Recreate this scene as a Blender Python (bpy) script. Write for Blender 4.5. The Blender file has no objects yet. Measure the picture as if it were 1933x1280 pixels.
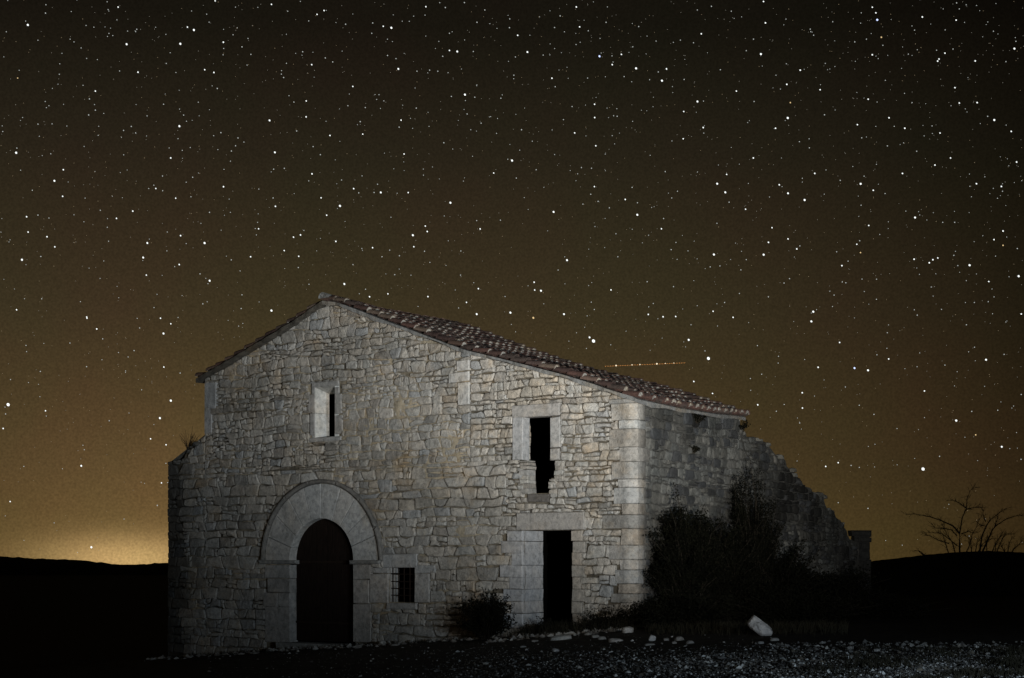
import bpy, math, random
import numpy as np
from mathutils import Vector, Matrix, noise

R = random.Random(7)
SC = bpy.context.scene
COL = SC.collection

# ------------------------------------------------------------------ camera
F = 2850.0            # focal length, photo pixels (53 mm lens)
CX, HY = 966.5, 1058.0
EYE = 1.6
cam = bpy.data.cameras.new('camera')
cam.sensor_width = 36.0
cam.lens = 36.0 * F / 1933.0
cam.shift_y = (HY - 640.0) / 1933.0
cam.clip_start = 0.1
cam.clip_end = 20000
camo = bpy.data.objects.new('camera', cam)
COL.objects.link(camo)
camo.location = (0, 0, EYE)
camo.rotation_euler = (math.pi / 2, 0, 0)
SC.camera = camo
SC.view_settings.view_transform = 'Standard'
SC.view_settings.look = 'None'
SC.view_settings.exposure = 0
SC.view_settings.gamma = 1
SC.view_settings.use_curve_mapping = False


class NT:
    """tiny node builder"""
    def __init__(s, tree):
        s.t = tree
        s.t.nodes.clear()

    def n(s, typ, **kw):
        nd = s.t.nodes.new(typ)
        for k, v in kw.items():
            if k.startswith('i_'):
                key = k[2:]
                key = int(key) if key.isdigit() else key.replace('_', ' ')
                nd.inputs[key].default_value = v
            else:
                setattr(nd, k, v)
        return nd

    def l(s, a, b):
        s.t.links.new(a, b)

    def m(s, op, a, b=None, c=None):
        nd = s.t.nodes.new('ShaderNodeMath')
        nd.operation = op
        for i, v in enumerate((a, b, c)):
            if v is None:
                continue
            if isinstance(v, (int, float)):
                nd.inputs[i].default_value = v
            else:
                s.l(v, nd.inputs[i])
        return nd.outputs[0]

    def mix(s, typ, fac, a, b):
        nd = s.t.nodes.new('ShaderNodeMix')
        nd.data_type = 'RGBA'
        nd.blend_type = typ
        for sock, v in ((nd.inputs[0], fac), (nd.inputs[6], a), (nd.inputs[7], b)):
            if isinstance(v, (int, float)):
                sock.default_value = v
            elif isinstance(v, (tuple, list)):
                sock.default_value = (*v[:3], 1)
            else:
                s.l(v, sock)
        return nd.outputs[2]

    def ramp(s, fac, stops):
        nd = s.t.nodes.new('ShaderNodeValToRGB')
        cr = nd.color_ramp
        while len(cr.elements) < len(stops):
            cr.elements.new(0.5)
        for e, (p, c) in zip(cr.elements, stops):
            e.position = p
            e.color = (*c, 1) if len(c) == 3 else c
        s.l(fac, nd.inputs[0])
        return nd.outputs[0]


# ------------------------------------------------------------------ night sky (world)
world = bpy.data.worlds.new('World')
SC.world = world
world.use_nodes = True
w = NT(world.node_tree)
tc = w.n('ShaderNodeTexCoord')
sep = w.n('ShaderNodeSeparateXYZ')
w.l(tc.outputs['Generated'], sep.inputs[0])
X, Y, Z = sep.outputs
hor = w.m('SQRT', w.m('ADD', w.m('MULTIPLY', X, X), w.m('MULTIPLY', Y, Y)))
el = w.m('ARCTAN2', Z, hor)
az = w.m('ARCTAN2', X, Y)
elc = w.m('MAXIMUM', el, 0.0)
base = w.ramp(w.m('DIVIDE', elc, 1.0), [
    (0.0, (.088, .055, .0175)), (.06, (.063, .0405, .0160)), (.16, (.037, .0260, .0128)),
    (.26, (.0180, .0140, .0082)), (.34, (.0078, .0064, .0042)), (1.0, (.004, .0035, .0025))])


def gauss(a0, sa, se):
    da = w.m('DIVIDE', w.m('SUBTRACT', az, a0), sa)
    de = w.m('DIVIDE', elc, se)
    q = w.m('ADD', w.m('MULTIPLY', da, da), w.m('MULTIPLY', de, de))
    return w.m('EXPONENT', w.m('MULTIPLY', q, -0.5))


def add_glow(colr, g, c):
    return w.mix('ADD', 1.0, colr, w.mix('MULTIPLY', 1.0, g, c))


skyc = add_glow(base, gauss(-.21, .10, .065), (.060, .036, .013))
skyc = add_glow(skyc, gauss(-.250, .036, .0105), (.40, .25, .105))
skyc = add_glow(skyc, gauss(-.10, .28, .16), (.012, .009, .0035))
# faint mottled airglow and fine unresolved speckle
fall = w.m('SUBTRACT', 1.0, w.m('MULTIPLY', w.m('MULTIPLY', w.m('MAXIMUM', w.m('ADD', az, .02), 0.0), w.m('MAXIMUM', w.m('ADD', az, .02), 0.0)), 5.2))
skyc = w.mix('MULTIPLY', 1.0, skyc, w.m('MAXIMUM', fall, .35))
n1 = w.n('ShaderNodeTexNoise', i_Scale=9.0, i_Detail=3.0)
w.l(tc.outputs['Generated'], n1.inputs['Vector'])
mott = w.ramp(n1.outputs['Fac'], [(.3, (1.06, .965, 1.01)), (.5, (1, 1, 1)), (.7, (.955, 1.025, .99))])
skyc = w.mix('MULTIPLY', 1.0, skyc, mott)
n2 = w.n('ShaderNodeTexNoise', i_Scale=700.0, i_Detail=1.0)
w.l(tc.outputs['Generated'], n2.inputs['Vector'])
spk = w.ramp(n2.outputs['Fac'], [(.2, (.80, .80, .80)), (.8, (1.2, 1.2, 1.2))])
skyc = w.mix('MULTIPLY', 1.0, skyc, spk)
bg = w.n('ShaderNodeBackground', i_Strength=1.0)
w.l(skyc, bg.inputs[0])
wo = w.n('ShaderNodeOutputWorld')
w.l(bg.outputs[0], wo.inputs[0])

# ------------------------------------------------------------------ building frame
ANG = math.radians(35.5)
CA, SA = math.cos(ANG), math.sin(ANG)
U = Vector((CA, -SA, 0))      # along the front, towards the right corner
V = Vector((SA, CA, 0))       # into the building
P0 = Vector((.97, 33.0, 0))


def s_px(px):
    k = (px - CX) / F
    return (P0.y * k - P0.x) / (CA + SA * k)


def z_f(s, py):
    return EYE + (HY - py) * (P0.y - SA * s) / F


def fp(px, py):
    s = s_px(px)
    return s, z_f(s, py)


SCOR = s_px(1199)             # right-hand corner
C0 = P0 + U * SCOR


def t_px(px):
    k = (px - CX) / F
    return (k * C0.y - C0.x) / (SA - CA * k)


def z_s(t, py):
    return EYE + (HY - py) * (C0.y + CA * t) / F


def sp(px, py):
    t = t_px(px)
    return t, z_s(t, py)


class Plane:
    def __init__(s, o, a, n):
        s.o, s.a, s.n = Vector(o), Vector(a), Vector(n)

    def w(s, a, z, d=0.0):
        p = s.o + s.a * a + s.n * d
        return Vector((p.x, p.y, z))


FRONT = Plane(P0, U, -V)
SIDE = Plane(C0, V, U)


def ground_z(x, y):
    xx = x if x < 2 else 2 + 2.2 * (1 - math.exp(-(x - 2) / 2.2))
    xx = max(xx, -40)
    z = .218 + .0904 * xx - .00885 * min(y, 60)
    z += .05 * noise.noise(Vector((x * .35, y * .35, 3.1))) + .018 * noise.noise(Vector((x * 1.7, y * 1.7, 8)))
    return z


def ground_pt(px, py):
    y = 25.0
    for _ in range(14):
        x = (px - CX) / F * y
        z = ground_z(x, y)
        if py <= HY + 5:
            break
        y2 = (EYE - z) * F / (py - HY)
        y = .5 * y + .5 * y2
    x = (px - CX) / F * y
    return Vector((x, y, ground_z(x, y)))


# ------------------------------------------------------------------ torch light that paints the house
def spot(name, loc, aim, energy, color, size, blend, rad):
    l = bpy.data.lights.new(name, 'SPOT')
    l.energy = energy
    l.color = color
    l.spot_size = math.radians(size)
    l.spot_blend = blend
    l.shadow_soft_size = rad
    o = bpy.data.objects.new(name, l)
    COL.objects.link(o)
    o.location = loc
    o.rotation_euler = (Vector(aim) - Vector(loc)).to_track_quat('-Z', 'Y').to_euler()
    return o


spot('torch_warm', (3.5, 12.0, 2.1), FRONT.w(s_px(1274), z_f(s_px(1274), 15), 0), 31000, (1.0, .945, .86), 78.5, 1.0, .03)
spot('torch_cool', (9.5, 7.0, 2.3), FRONT.w(s_px(606), z_f(s_px(606), 252), 0), 11500, (.78, .90, 1.0), 49.5, 1.0, .03)
spot('torch_on_track', (8.0, 6.0, 2.0), (5.2, 21.5, .2), 3500, (.72, .87, 1.0), 56, 1.0, .03)





# ------------------------------------------------------------------ materials
def new_mat(name, rough=.9):
    m = bpy.data.materials.new(name)
    m.use_nodes = True
    nt = NT(m.node_tree)
    b = nt.n('ShaderNodeBsdfPrincipled')
    b.inputs['Roughness'].default_value = rough
    b.inputs['Specular IOR Level'].default_value = .25
    o = nt.n('ShaderNodeOutputMaterial')
    nt.l(b.outputs[0], o.inputs[0])
    return m, nt, b


def mineral(name, spots=.35, bump=.9, fine=38, warm=.5, stain=.5, streak=0.0, vc=True, base=(.4, .4, .4), rough=.92):
    m, nt, b = new_mat(name, rough)
    g = nt.n('ShaderNodeNewGeometry')
    pos = g.outputs['Position']
    if vc:
        at = nt.n('ShaderNodeAttribute', attribute_name='tint')
        c = at.outputs['Color']
    else:
        c = base
        rgb = nt.n('ShaderNodeRGB')
        rgb.outputs[0].default_value = (*base, 1)
        c = rgb.outputs[0]
    a = nt.n('ShaderNodeTexNoise', i_Scale=9.0, i_Detail=7.0, i_Roughness=.72)
    nt.l(pos, a.inputs['Vector'])
    c = nt.mix('MULTIPLY', 1.0, c, nt.ramp(a.outputs['Fac'], [(.28, (.5, .5, .48)), (.5, (.98, .98, .98)), (.70, (1.35, 1.32, 1.27))]))
    # ochre weathering patches
    wn = nt.n('ShaderNodeTexNoise', i_Scale=1.3, i_Detail=7.0, i_Roughness=.7)
    nt.l(pos, wn.inputs['Vector'])
    wf = nt.ramp(wn.outputs['Fac'], [(.50, (0, 0, 0)), (.68, (1, 1, 1))])
    c = nt.mix('MULTIPLY', nt.m('MULTIPLY', wf, warm), c, (1.12, .86, .55))
    # grey lichen / damp stains
    sn = nt.n('ShaderNodeTexNoise', i_Scale=.55, i_Detail=8.0, i_Roughness=.68)
    mp = nt.n('ShaderNodeMapping')
    mp.inputs['Scale'].default_value = (1, 1, .45 if streak else 1)
    nt.l(pos, mp.inputs['Vector'])
    nt.l(mp.outputs[0], sn.inputs['Vector'])
    sf = nt.ramp(sn.outputs['Fac'], [(.47, (0, 0, 0)), (.63, (1, 1, 1))])
    c = nt.mix('MULTIPLY', nt.m('MULTIPLY', sf, stain), c, (.42, .44, .44))
    # small dark pits
    v = nt.n('ShaderNodeTexNoise', i_Scale=fine, i_Detail=4.0, i_Roughness=.7)
    nt.l(pos, v.inputs['Vector'])
    pf = nt.ramp(v.outputs['Fac'], [(.30, (1, 1, 1)), (.46, (0, 0, 0))])
    c = nt.mix('MULTIPLY', nt.m('MULTIPLY', pf, spots), c, (.35, .34, .32))
    nt.l(c, b.inputs['Base Color'])
    b1 = nt.n('ShaderNodeBump', i_Strength=bump, i_Distance=.03)
    nt.l(a.outputs['Fac'], b1.inputs['Height'])
    b2 = nt.n('ShaderNodeBump', i_Strength=bump, i_Distance=.008)
    nt.l(v.outputs['Fac'], b2.inputs['Height'])
    nt.l(b1.outputs[0], b2.inputs['Normal'])
    nt.l(b2.outputs[0], b.inputs['Normal'])
    return m


M_STONE = mineral('limestone', spots=.75, bump=1.5, warm=.45, stain=.55)
M_DRESS = mineral('dressed_limestone', spots=.5, bump=1.0, warm=.25, stain=.55)
M_SIDE = mineral('weathered_limestone', spots=.6, bump=1.0, warm=.12, stain=1.0, streak=1)
M_MORT = mineral('lime_mortar', spots=.55, bump=1.0, fine=55, warm=.6, stain=.4)
M_TILE = mineral('clay_tile', spots=.55, bump=.6, warm=.0, stain=.55)
M_ROCK = mineral('field_rock', spots=.4, bump=.9, warm=.2, stain=.3)


def flat_mat(name, c1, c2, scale=3, rough=.95, bump=.4, stretch=None):
    m, nt, b = new_mat(name, rough)
    b.inputs['Specular IOR Level'].default_value = .04
    g = nt.n('ShaderNodeNewGeometry')
    a = nt.n('ShaderNodeTexNoise', i_Scale=float(scale), i_Detail=6.0, i_Roughness=.65)
    src = g.outputs['Position']
    if stretch:
        mp = nt.n('ShaderNodeMapping')
        mp.inputs['Scale'].default_value = stretch
        nt.l(src, mp.inputs['Vector'])
        src = mp.outputs[0]
    nt.l(src, a.inputs['Vector'])
    nt.l(nt.ramp(a.outputs['Fac'], [(.3, c1), (.7, c2)]), b.inputs['Base Color'])
    bp = nt.n('ShaderNodeBump', i_Strength=bump, i_Distance=.02)
    nt.l(a.outputs['Fac'], bp.inputs['Height'])
    nt.l(bp.outputs[0], b.inputs['Normal'])
    return m


M_SOIL = flat_mat('dark_soil', (.014, .013, .011), (.050, .047, .042), 5, bump=.8)
M_HILL = flat_mat('hillside', (.008, .008, .006), (.02, .02, .014), .05)
M_LEAF = flat_mat('dark_leaf', (.0016, .0019, .0012), (.007, .0072, .0042), 2.2, .8)
M_GRASS = flat_mat('dry_grass', (.008, .0075, .005), (.026, .024, .017), 4)
M_TWIG = flat_mat('twig_bark', (.012, .010, .008), (.03, .026, .02), 9)
M_UNLIT = flat_mat('unlit_plaster', (.002, .002, .002), (.005, .005, .005), 2)  # darkness of the unlit rooms painted into the plaster colour
M_WOOD = flat_mat('old_door_wood', (.004, .003, .0027), (.022, .015, .012), 5, .85, .6, (14, 14, .8))
M_IRON = flat_mat('rusty_iron', (.01, .008, .007), (.03, .02, .015), 20, .7)


def glow_mat(name, c, s):
    m = bpy.data.materials.new(name)
    m.use_nodes = True
    nt = NT(m.node_tree)
    e = nt.n('ShaderNodeEmission')
    e.inputs[0].default_value = (*c, 1)
    e.inputs[1].default_value = s
    o = nt.n('ShaderNodeOutputMaterial')
    nt.l(e.outputs[0], o.inputs[0])
    m.cycles.emission_sampling = 'NONE'
    return m


# ------------------------------------------------------------------ object helpers
WL = {}   # world location of each parent


def tag(o, label=None, cat=None, group=None, kind=None):
    if label: o['label'] = label
    if cat: o['category'] = cat
    if group: o['group'] = group
    if kind: o['kind'] = kind
    return o


def attach(o, parent, wloc, rot=None):
    COL.objects.link(o)
    wloc = Vector(wloc)
    WL[o.name] = wloc
    if parent is not None:
        o.parent = parent
        loc = wloc - WL[parent.name]
    else:
        loc = wloc
    if rot is None:
        o.location = loc
    else:
        o.matrix_basis = Matrix.Translation(loc) @ rot.to_4x4()
    return o


def empty(name, loc, parent=None):
    o = bpy.data.objects.new(name, None)
    o.empty_display_size = .2
    return attach(o, parent, loc)


class MB:
    def __init__(s):
        s.v, s.f, s.c, s.mi = [], [], [], []

    def add(s, verts, faces, tint=(.4, .4, .4), mi=0):
        b = len(s.v)
        s.v.extend(tuple(p) for p in verts)
        s.f.extend([tuple(b + i for i in f) for f in faces])
        s.c.extend([tint] * len(verts))
        s.mi.extend([mi] * len(faces))

    def build(s, name, mats, parent=None, origin=(0, 0, 0), smooth=False):
        if not isinstance(mats, (list, tuple)):
            mats = [mats]
        o0 = Vector(origin)
        me = bpy.data.meshes.new(name)
        me.from_pydata([(p[0] - o0.x, p[1] - o0.y, p[2] - o0.z) for p in s.v], [], s.f)
        for m in mats:
            me.materials.append(m)
        if any(s.mi):
            me.polygons.foreach_set('material_index', s.mi)
        at = me.attributes.new('tint', 'FLOAT_COLOR', 'POINT')
        at.data.foreach_set('color', np.array([(c[0], c[1], c[2], 1.0) for c in s.c], dtype=np.float32).ravel())
        if smooth:
            me.polygons.foreach_set('use_smooth', [True] * len(me.polygons))
        me.update()
        ob = bpy.data.objects.new(name, me)
        return attach(ob, parent, o0)


# ------------------------------------------------------------------ polygons and stones
def area(p):
    return .5 * sum(p[i][0] * p[(i + 1) % len(p)][1] - p[(i + 1) % len(p)][0] * p[i][1] for i in range(len(p)))


def clip(p, a, b):
    """keep the part of p left of the line a->b"""
    out = []
    dx, dy = b[0] - a[0], b[1] - a[1]
    sd = [dx * (q[1] - a[1]) - dy * (q[0] - a[0]) for q in p]
    for i in range(len(p)):
        j = (i + 1) % len(p)
        if sd[i] >= 0:
            out.append(p[i])
        if (sd[i] > 0 > sd[j]) or (sd[i] < 0 < sd[j]):
            t = sd[i] / (sd[i] - sd[j])
            out.append((p[i][0] + (p[j][0] - p[i][0]) * t, p[i][1] + (p[j][1] - p[i][1]) * t))
    return out


def avoid(p, blk):
    """clip p so it stays outside the convex counter-clockwise polygon blk"""
    xs = [q[0] for q in p]; ys = [q[1] for q in p]
    bx = [q[0] for q in blk]; by = [q[1] for q in blk]
    if max(xs) <= min(bx) or min(xs) >= max(bx) or max(ys) <= min(by) or min(ys) >= max(by):
        return p
    best, ba = None, 0
    for i in range(len(blk)):
        q = clip(p, blk[(i + 1) % len(blk)], blk[i])
        if len(q) > 2:
            a = abs(area(q))
            if a > ba:
                best, ba = q, a
    return best


def rect(s0, z0, s1, z1):
    return [(s0, z0), (s1, z0), (s1, z1), (s0, z1)]


def soften(p, rnd, cut=.22, jit=.012):
    """cut the corners of p so it reads as a worn stone"""
    n = len(p)
    out = []
    for i in range(n):
        a, b, c = p[i - 1], p[i], p[(i + 1) % n]
        la = math.hypot(a[0] - b[0], a[1] - b[1]); lc = math.hypot(c[0] - b[0], c[1] - b[1])
        if la < 1e-5 or lc < 1e-5:
            continue
        k = min(cut * rnd.uniform(.4, 1.3), .42)
        m = min(la, lc, .35)
        fa, fc = min(k * m / la, .45), min(k * m / lc, .45)
        fj = rnd.uniform(.5, 1.5)
        fa *= fj; fc /= fj ** .5
        out.append((b[0] + (a[0] - b[0]) * fa, b[1] + (a[1] - b[1]) * fa))
        out.append((b[0] + (c[0] - b[0]) * fc, b[1] + (c[1] - b[1]) * fc))
    cx = sum(q[0] for q in out) / len(out); cy = sum(q[1] for q in out) / len(out)
    res = []
    for q in out:
        r = 1 - abs(rnd.gauss(0, jit))*1.5
        res.append((cx + (q[0] - cx) * r, cy + (q[1] - cy) * r))
    return res


def stone_geo(p, plane, d, back, rnd, bev=.014):
    """a stone: outline p on the plane, front face at height d, back at -back"""
    n = len(p)
    cx = sum(q[0] for q in p) / n; cy = sum(q[1] for q in p) / n
    w_ = max(abs(q[0] - cx) for q in p); h_ = max(abs(q[1] - cy) for q in p)
    ins = 1 - min(.45, (bev * 1.3) / max(min(w_, h_), .02))
    tx, ty = rnd.uniform(-.05, .05), rnd.uniform(-.07, .07)
    vs = []
    for q in p:
        vs.append(plane.w(q[0], q[1], -back))
    for q in p:
        vs.append(plane.w(q[0], q[1], d - bev * rnd.uniform(.8, 1.5)))
    for q in p:
        x, y = cx + (q[0] - cx) * ins, cy + (q[1] - cy) * ins
        vs.append(plane.w(x, y, d + (x - cx) * tx + (y - cy) * ty + rnd.uniform(-.006, .006)))
    ox, oy = rnd.uniform(-.3, .3) * w_, rnd.uniform(-.3, .3) * h_
    vs.append(plane.w(cx + ox, cy + oy, d + rnd.uniform(-.004, .02)))
    fs = []
    flip = plane.a.cross(Vector((0, 0, 1))).dot(plane.n) < 0
    for i in range(n):
        j = (i + 1) % n
        fs.append((i, j, n + j, n + i))
        fs.append((n + i, n + j, 2 * n + j, 2 * n + i))
        fs.append((2 * n + i, 2 * n + j, 3 * n))
    if flip:
        fs = [tuple(reversed(f)) for f in fs]
    return vs, fs, (cx, cy)


def box_geo(plane, s0, s1, z0, z1, d, back, bev=.012, rnd=R, jit=.004):
    j = lambda: rnd.uniform(-jit, jit)
    o = [(s0 + j(), z0 + j()), (s1 + j(), z0 + j()), (s1 + j(), z1 + j()), (s0 + j(), z1 + j())]
    sg = 1 if s1 > s0 else -1
    i_ = [(o[0][0] + bev, o[0][1] + bev), (o[1][0] - bev, o[1][1] + bev), (o[2][0] - bev, o[2][1] - bev), (o[3][0] + bev, o[3][1] - bev)]
    vs = [plane.w(a, z, -back) for a, z in o] + [plane.w(a, z, d - bev) for a, z in o] + [plane.w(a, z, d) for a, z in i_]
    fs = []
    for k in range(4):
        l = (k + 1) % 4
        fs += [(k, l, 4 + l, 4 + k), (4 + k, 4 + l, 8 + l, 8 + k)]
    fs += [(8, 9, 10, 11), (3, 2, 1, 0)]
    if plane.a.cross(Vector((0, 0, 1))).dot(plane.n) < 0:
        fs = [tuple(reversed(f)) for f in fs]
    return vs, fs


def courses(s0, s1, z0, z1, hgt, wid, rnd, wave=.03, split=.15, seed=0):
    """coursed rubble outlines between s0..s1 and z0..z1"""
    zs = [z0]
    while zs[-1] < z1:
        zs.append(zs[-1] + rnd.uniform(*hgt))

    def bz(i, s):
        return zs[i] + wave * 2.2 * noise.noise(Vector((s * .8, i * 7.3, seed))) + wave * 1.0 * noise.noise(Vector((s * 2.9, i * 3.1, seed + 5)))

    out = []
    for i in range(len(zs) - 1):
        h = zs[i + 1] - zs[i]
        s = s0 - rnd.uniform(0, wid[0])
        sl = 0
        while s < s1:
            wdt = rnd.uniform(*wid) * (.75 + .5 * h / hgt[1])
            e = s + wdt
            sl2 = rnd.uniform(-.26, .26) * h
            g = rnd.uniform(.005, .017)
            lo = lambda q: bz(i, q) + g
            hi = lambda q: bz(i + 1, q) - g
            a, b = s + g, e - g
            mid = (a + b) / 2

            def quad(fl, fh, a0, a1, la, lb):
                m = (a0 + a1) / 2
                jj = lambda: rnd.gauss(0, .07) * min(h, .2)
                return [(a0 - la, fl(a0) + jj()), (m, fl(m) + jj()), (a1 - lb, fl(a1) + jj()),
                        (a1 + lb, fh(a1) + jj()), (m + jj() * 2, fh(m) + jj()), (a0 + la, fh(a0) + jj())]
            r_ = rnd.random()
            if r_ < split and h > .13:
                k = rnd.uniform(.35, .65)
                md = lambda q: lo(q) * (1 - k) + hi(q) * k
                mlo = lambda q: md(q) - .008
                mhi = lambda q: md(q) + .008
                parts = []
                if rnd.random() < .5:
                    c = mid + rnd.uniform(-.15, .15) * wdt
                    parts += [quad(lo, mlo, a, c - .008, sl / 2, 0), quad(lo, mlo, c + .008, b, 0, sl2 / 2)]
                else:
                    parts += [quad(lo, mlo, a, b, sl / 2, sl2 / 2)]
                if rnd.random() < .5:
                    c = mid + rnd.uniform(-.15, .15) * wdt
                    parts += [quad(mhi, hi, a, c - .008, 0, 0), quad(mhi, hi, c + .008, b, 0, 0)]
                else:
                    parts += [quad(mhi, hi, a, b, 0, 0)]
                out += parts
            elif r_ < split * 1.4 and wdt > .25:
                c = a + (b - a) * rnd.uniform(.72, .82)
                out.append(quad(lo, hi, a, c, sl, 0))
                md = lambda q: (lo(q) + hi(q)) / 2
                out.append(quad(lo, lambda q: md(q) - .007, c + .012, b, 0, sl2 / 2))
                out.append(quad(lambda q: md(q) + .007, hi, c + .012, b, 0, sl2 / 2))
            else:
                out.append(quad(lo, hi, a, b, sl, sl2))
            s, sl = e, sl2
    # interrupt the vertical joints' slant so outlines stay sane
    return [p for p in out if area(p) > .002]


def lerp_prof(prof, s):
    if s <= prof[0][0]:
        return prof[0][1]
    for (a, za), (b, zb) in zip(prof, prof[1:]):
        if s <= b:
            return za + (zb - za) * (s - a) / max(b - a, 1e-6)
    return prof[-1][1]


def under(p, prof):
    xs = [q[0] for q in p]
    for (a, za), (b, zb) in zip(prof, prof[1:]):
        if max(xs) < a or min(xs) > b or b - a < .02:
            continue
        p = clip(p, (b, zb), (a, za))
        if len(p) < 3:
            return None
    return p


def sheet(plane, s0, s1, z0, z1, top, holes, step, dfun, tint, name, mat, parent, origin, circles=()):
    """recessed mortar bed behind the stones, as a displaced grid"""
    mb = MB()
    ns = int((s1 - s0) / step) + 1
    nz = int((z1 - z0) / step) + 1
    ss = [s0 + (s1 - s0) * i / ns for i in range(ns + 1)]
    idx = {}
    V_, F_, C_ = [], [], []

    def vid(i, j):
        if (i, j) in idx:
            return idx[(i, j)]
        s = ss[i]
        z = min(z0 + (z1 - z0) * j / nz, lerp_prof(top, s))
        V_.append(plane.w(s, z, dfun(s, z)))
        C_.append(tint(s, z))
        idx[(i, j)] = len(V_) - 1
        return idx[(i, j)]
    flip = plane.a.cross(Vector((0, 0, 1))).dot(plane.n) < 0
    for i in range(ns):
        sm = (ss[i] + ss[i + 1]) / 2
        tp = lerp_prof(top, sm)
        for j in range(nz):
            za = z0 + (z1 - z0) * j / nz
            zm = z0 + (z1 - z0) * (j + .5) / nz
            if za > tp:
                break
            if any(h[0] < sm < h[2] and h[1] < zm < h[3] for h in holes):
                continue
            if any((sm - c[0]) ** 2 + (zm - c[1]) ** 2 < c[2] ** 2 and zm >= c[1] - .05 for c in circles):
                continue
            f = (vid(i, j), vid(i + 1, j), vid(i + 1, j + 1), vid(i, j + 1))
            F_.append(f if not flip else tuple(reversed(f)))
    mb.v = [tuple(v) for v in V_]; mb.f = F_; mb.c = C_; mb.mi = [0] * len(F_)
    return mb.build(name, mat, parent, origin, smooth=True)


# ------------------------------------------------------------------ tint functions
def n3(a, b, c=0.0):
    return noise.noise(Vector((a, b, c)))


def jitter_tint(c, rnd, k=.16):
    f = 1 + rnd.uniform(-k, k)
    w_ = rnd.uniform(-.03, .03)
    return (c[0] * f * (1 + w_), c[1] * f, c[2] * f * (1 - w_))


def front_tint(s, z, rnd):
    c = (.37, .36, .335)
    q = n3(s * .45, z * .45, 11)
    if q > .12:
        k = min((q - .12) * 3, 1) * .35
        c = tuple(a * (1 - k) + b * k for a, b in zip(c, (.39, .325, .235)))
    r_ = rnd.random()
    if r_ < .08: c = (.335, .342, .342)
    elif r_ < .20: c = (.29, .28, .26)
    elif r_ < .32: c = (.43, .42, .395)
    elif r_ < .35: c = (.35, .32, .275)
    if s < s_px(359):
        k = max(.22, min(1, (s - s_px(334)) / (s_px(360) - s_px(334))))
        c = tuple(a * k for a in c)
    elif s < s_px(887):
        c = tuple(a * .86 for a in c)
    return jitter_tint(c, rnd, .12)


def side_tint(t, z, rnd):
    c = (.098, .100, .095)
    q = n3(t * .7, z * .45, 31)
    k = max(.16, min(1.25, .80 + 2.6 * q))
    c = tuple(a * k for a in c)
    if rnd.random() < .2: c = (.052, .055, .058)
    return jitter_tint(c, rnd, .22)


# ------------------------------------------------------------------ ground
def ground():
    xs = sorted(set([round(v, 3) for v in np.concatenate([np.arange(-45, 45.01, .5), np.array([-4000, -1500, -600, -250, -120, -80, -60, 60, 80, 120, 250, 600, 1500, 4000])])]))
    ys = sorted(set([round(v, 3) for v in np.concatenate([np.arange(10, 50, .4), np.array([-200, -50, -10, 0, 5, 55, 62, 75, 100, 150, 250, 500, 1000, 2000, 5000])])]))
    mb = MB()
    vs = []
    for y in ys:
        for x in xs:
            z = ground_z(x, y)
            far = max(0, math.hypot(x, y - 30) - 45)
            z -= min(far * .03, 8)
            vs.append((x, y, z))
    nx = len(xs)
    fs = [(j * nx + i, j * nx + i + 1, (j + 1) * nx + i + 1, (j + 1) * nx + i) for j in range(len(ys) - 1) for i in range(nx - 1)]
    mb.add(vs, fs)
    o = mb.build('ground', M_SOIL, smooth=True)
    tag(o, kind='structure')


ground()


def ridge(name, pts, depth, D, low):
    """a hill whose skyline passes through the given photo pixels at distance D"""
    mb = MB()
    rows = []
    for k, (dy, hf) in enumerate([(-depth, 0), (-depth * .6, .45), (-depth * .3, .8), (0, 1), (depth * .5, .8), (depth * 1.5, 0)]):
        row = []
        for px, py in pts:
            Dk = D + dy
            top = EYE + (HY - py) * D / F
            row.append(((px - CX) / F * D * (1 + 0 * dy), Dk, low + (top - low) * hf))
        rows.append(row)
    n = len(pts)
    vs = [v for r in rows for v in r]
    fs = [(j * n + i, j * n + i + 1, (j + 1) * n + i + 1, (j + 1) * n + i) for j in range(len(rows) - 1) for i in range(n - 1)]
    mb.add(vs, fs)
    return tag(mb.build(name, M_HILL, smooth=True), kind='structure')


def skyline(knots, step, amp):
    out = []
    x = knots[0][0]
    while x <= knots[-1][0]:
        out.append((x, lerp_prof(knots, x) + amp * n3(x * .07, 2) + amp * .6 * n3(x * .31, 9)))
        x += step
    return out


ridge('hill', skyline([(-700, 1062), (-300, 1044), (0, 1050), (60, 1054), (150, 1057), (190, 1062), (235, 1067), (270, 1065), (320, 1062), (420, 1058), (600, 1062), (900, 1066), (1400, 1067), (1800, 1064), (2600, 1062)], 4, 1.9), 300, 1500, -40)
ridge('hill', skyline([(1380, 1100), (1500, 1085), (1600, 1068), (1655, 1058), (1700, 1053), (1760, 1046), (1810, 1042), (1870, 1040), (1933, 1043), (2050, 1046), (2300, 1062), (2500, 1080)], 5, .8), 14, 75, -3)

# ------------------------------------------------------------------ farmhouse
ZB = -1.3          # masonry starts below ground
base_pt = P0 + U * (-5)
house = empty('farmhouse', (base_pt.x, base_pt.y, -.3))
tag(house, 'ruined stone farmhouse with tiled gable roof and arched wooden door, lit by torchlight', 'farmhouse')

front = None
SEAM = s_px(887)
SL = s_px(387)         # left edge of the tall gable
SLL = s_px(317)        # left edge of the broken stub
QL = s_px(1150)

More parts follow.
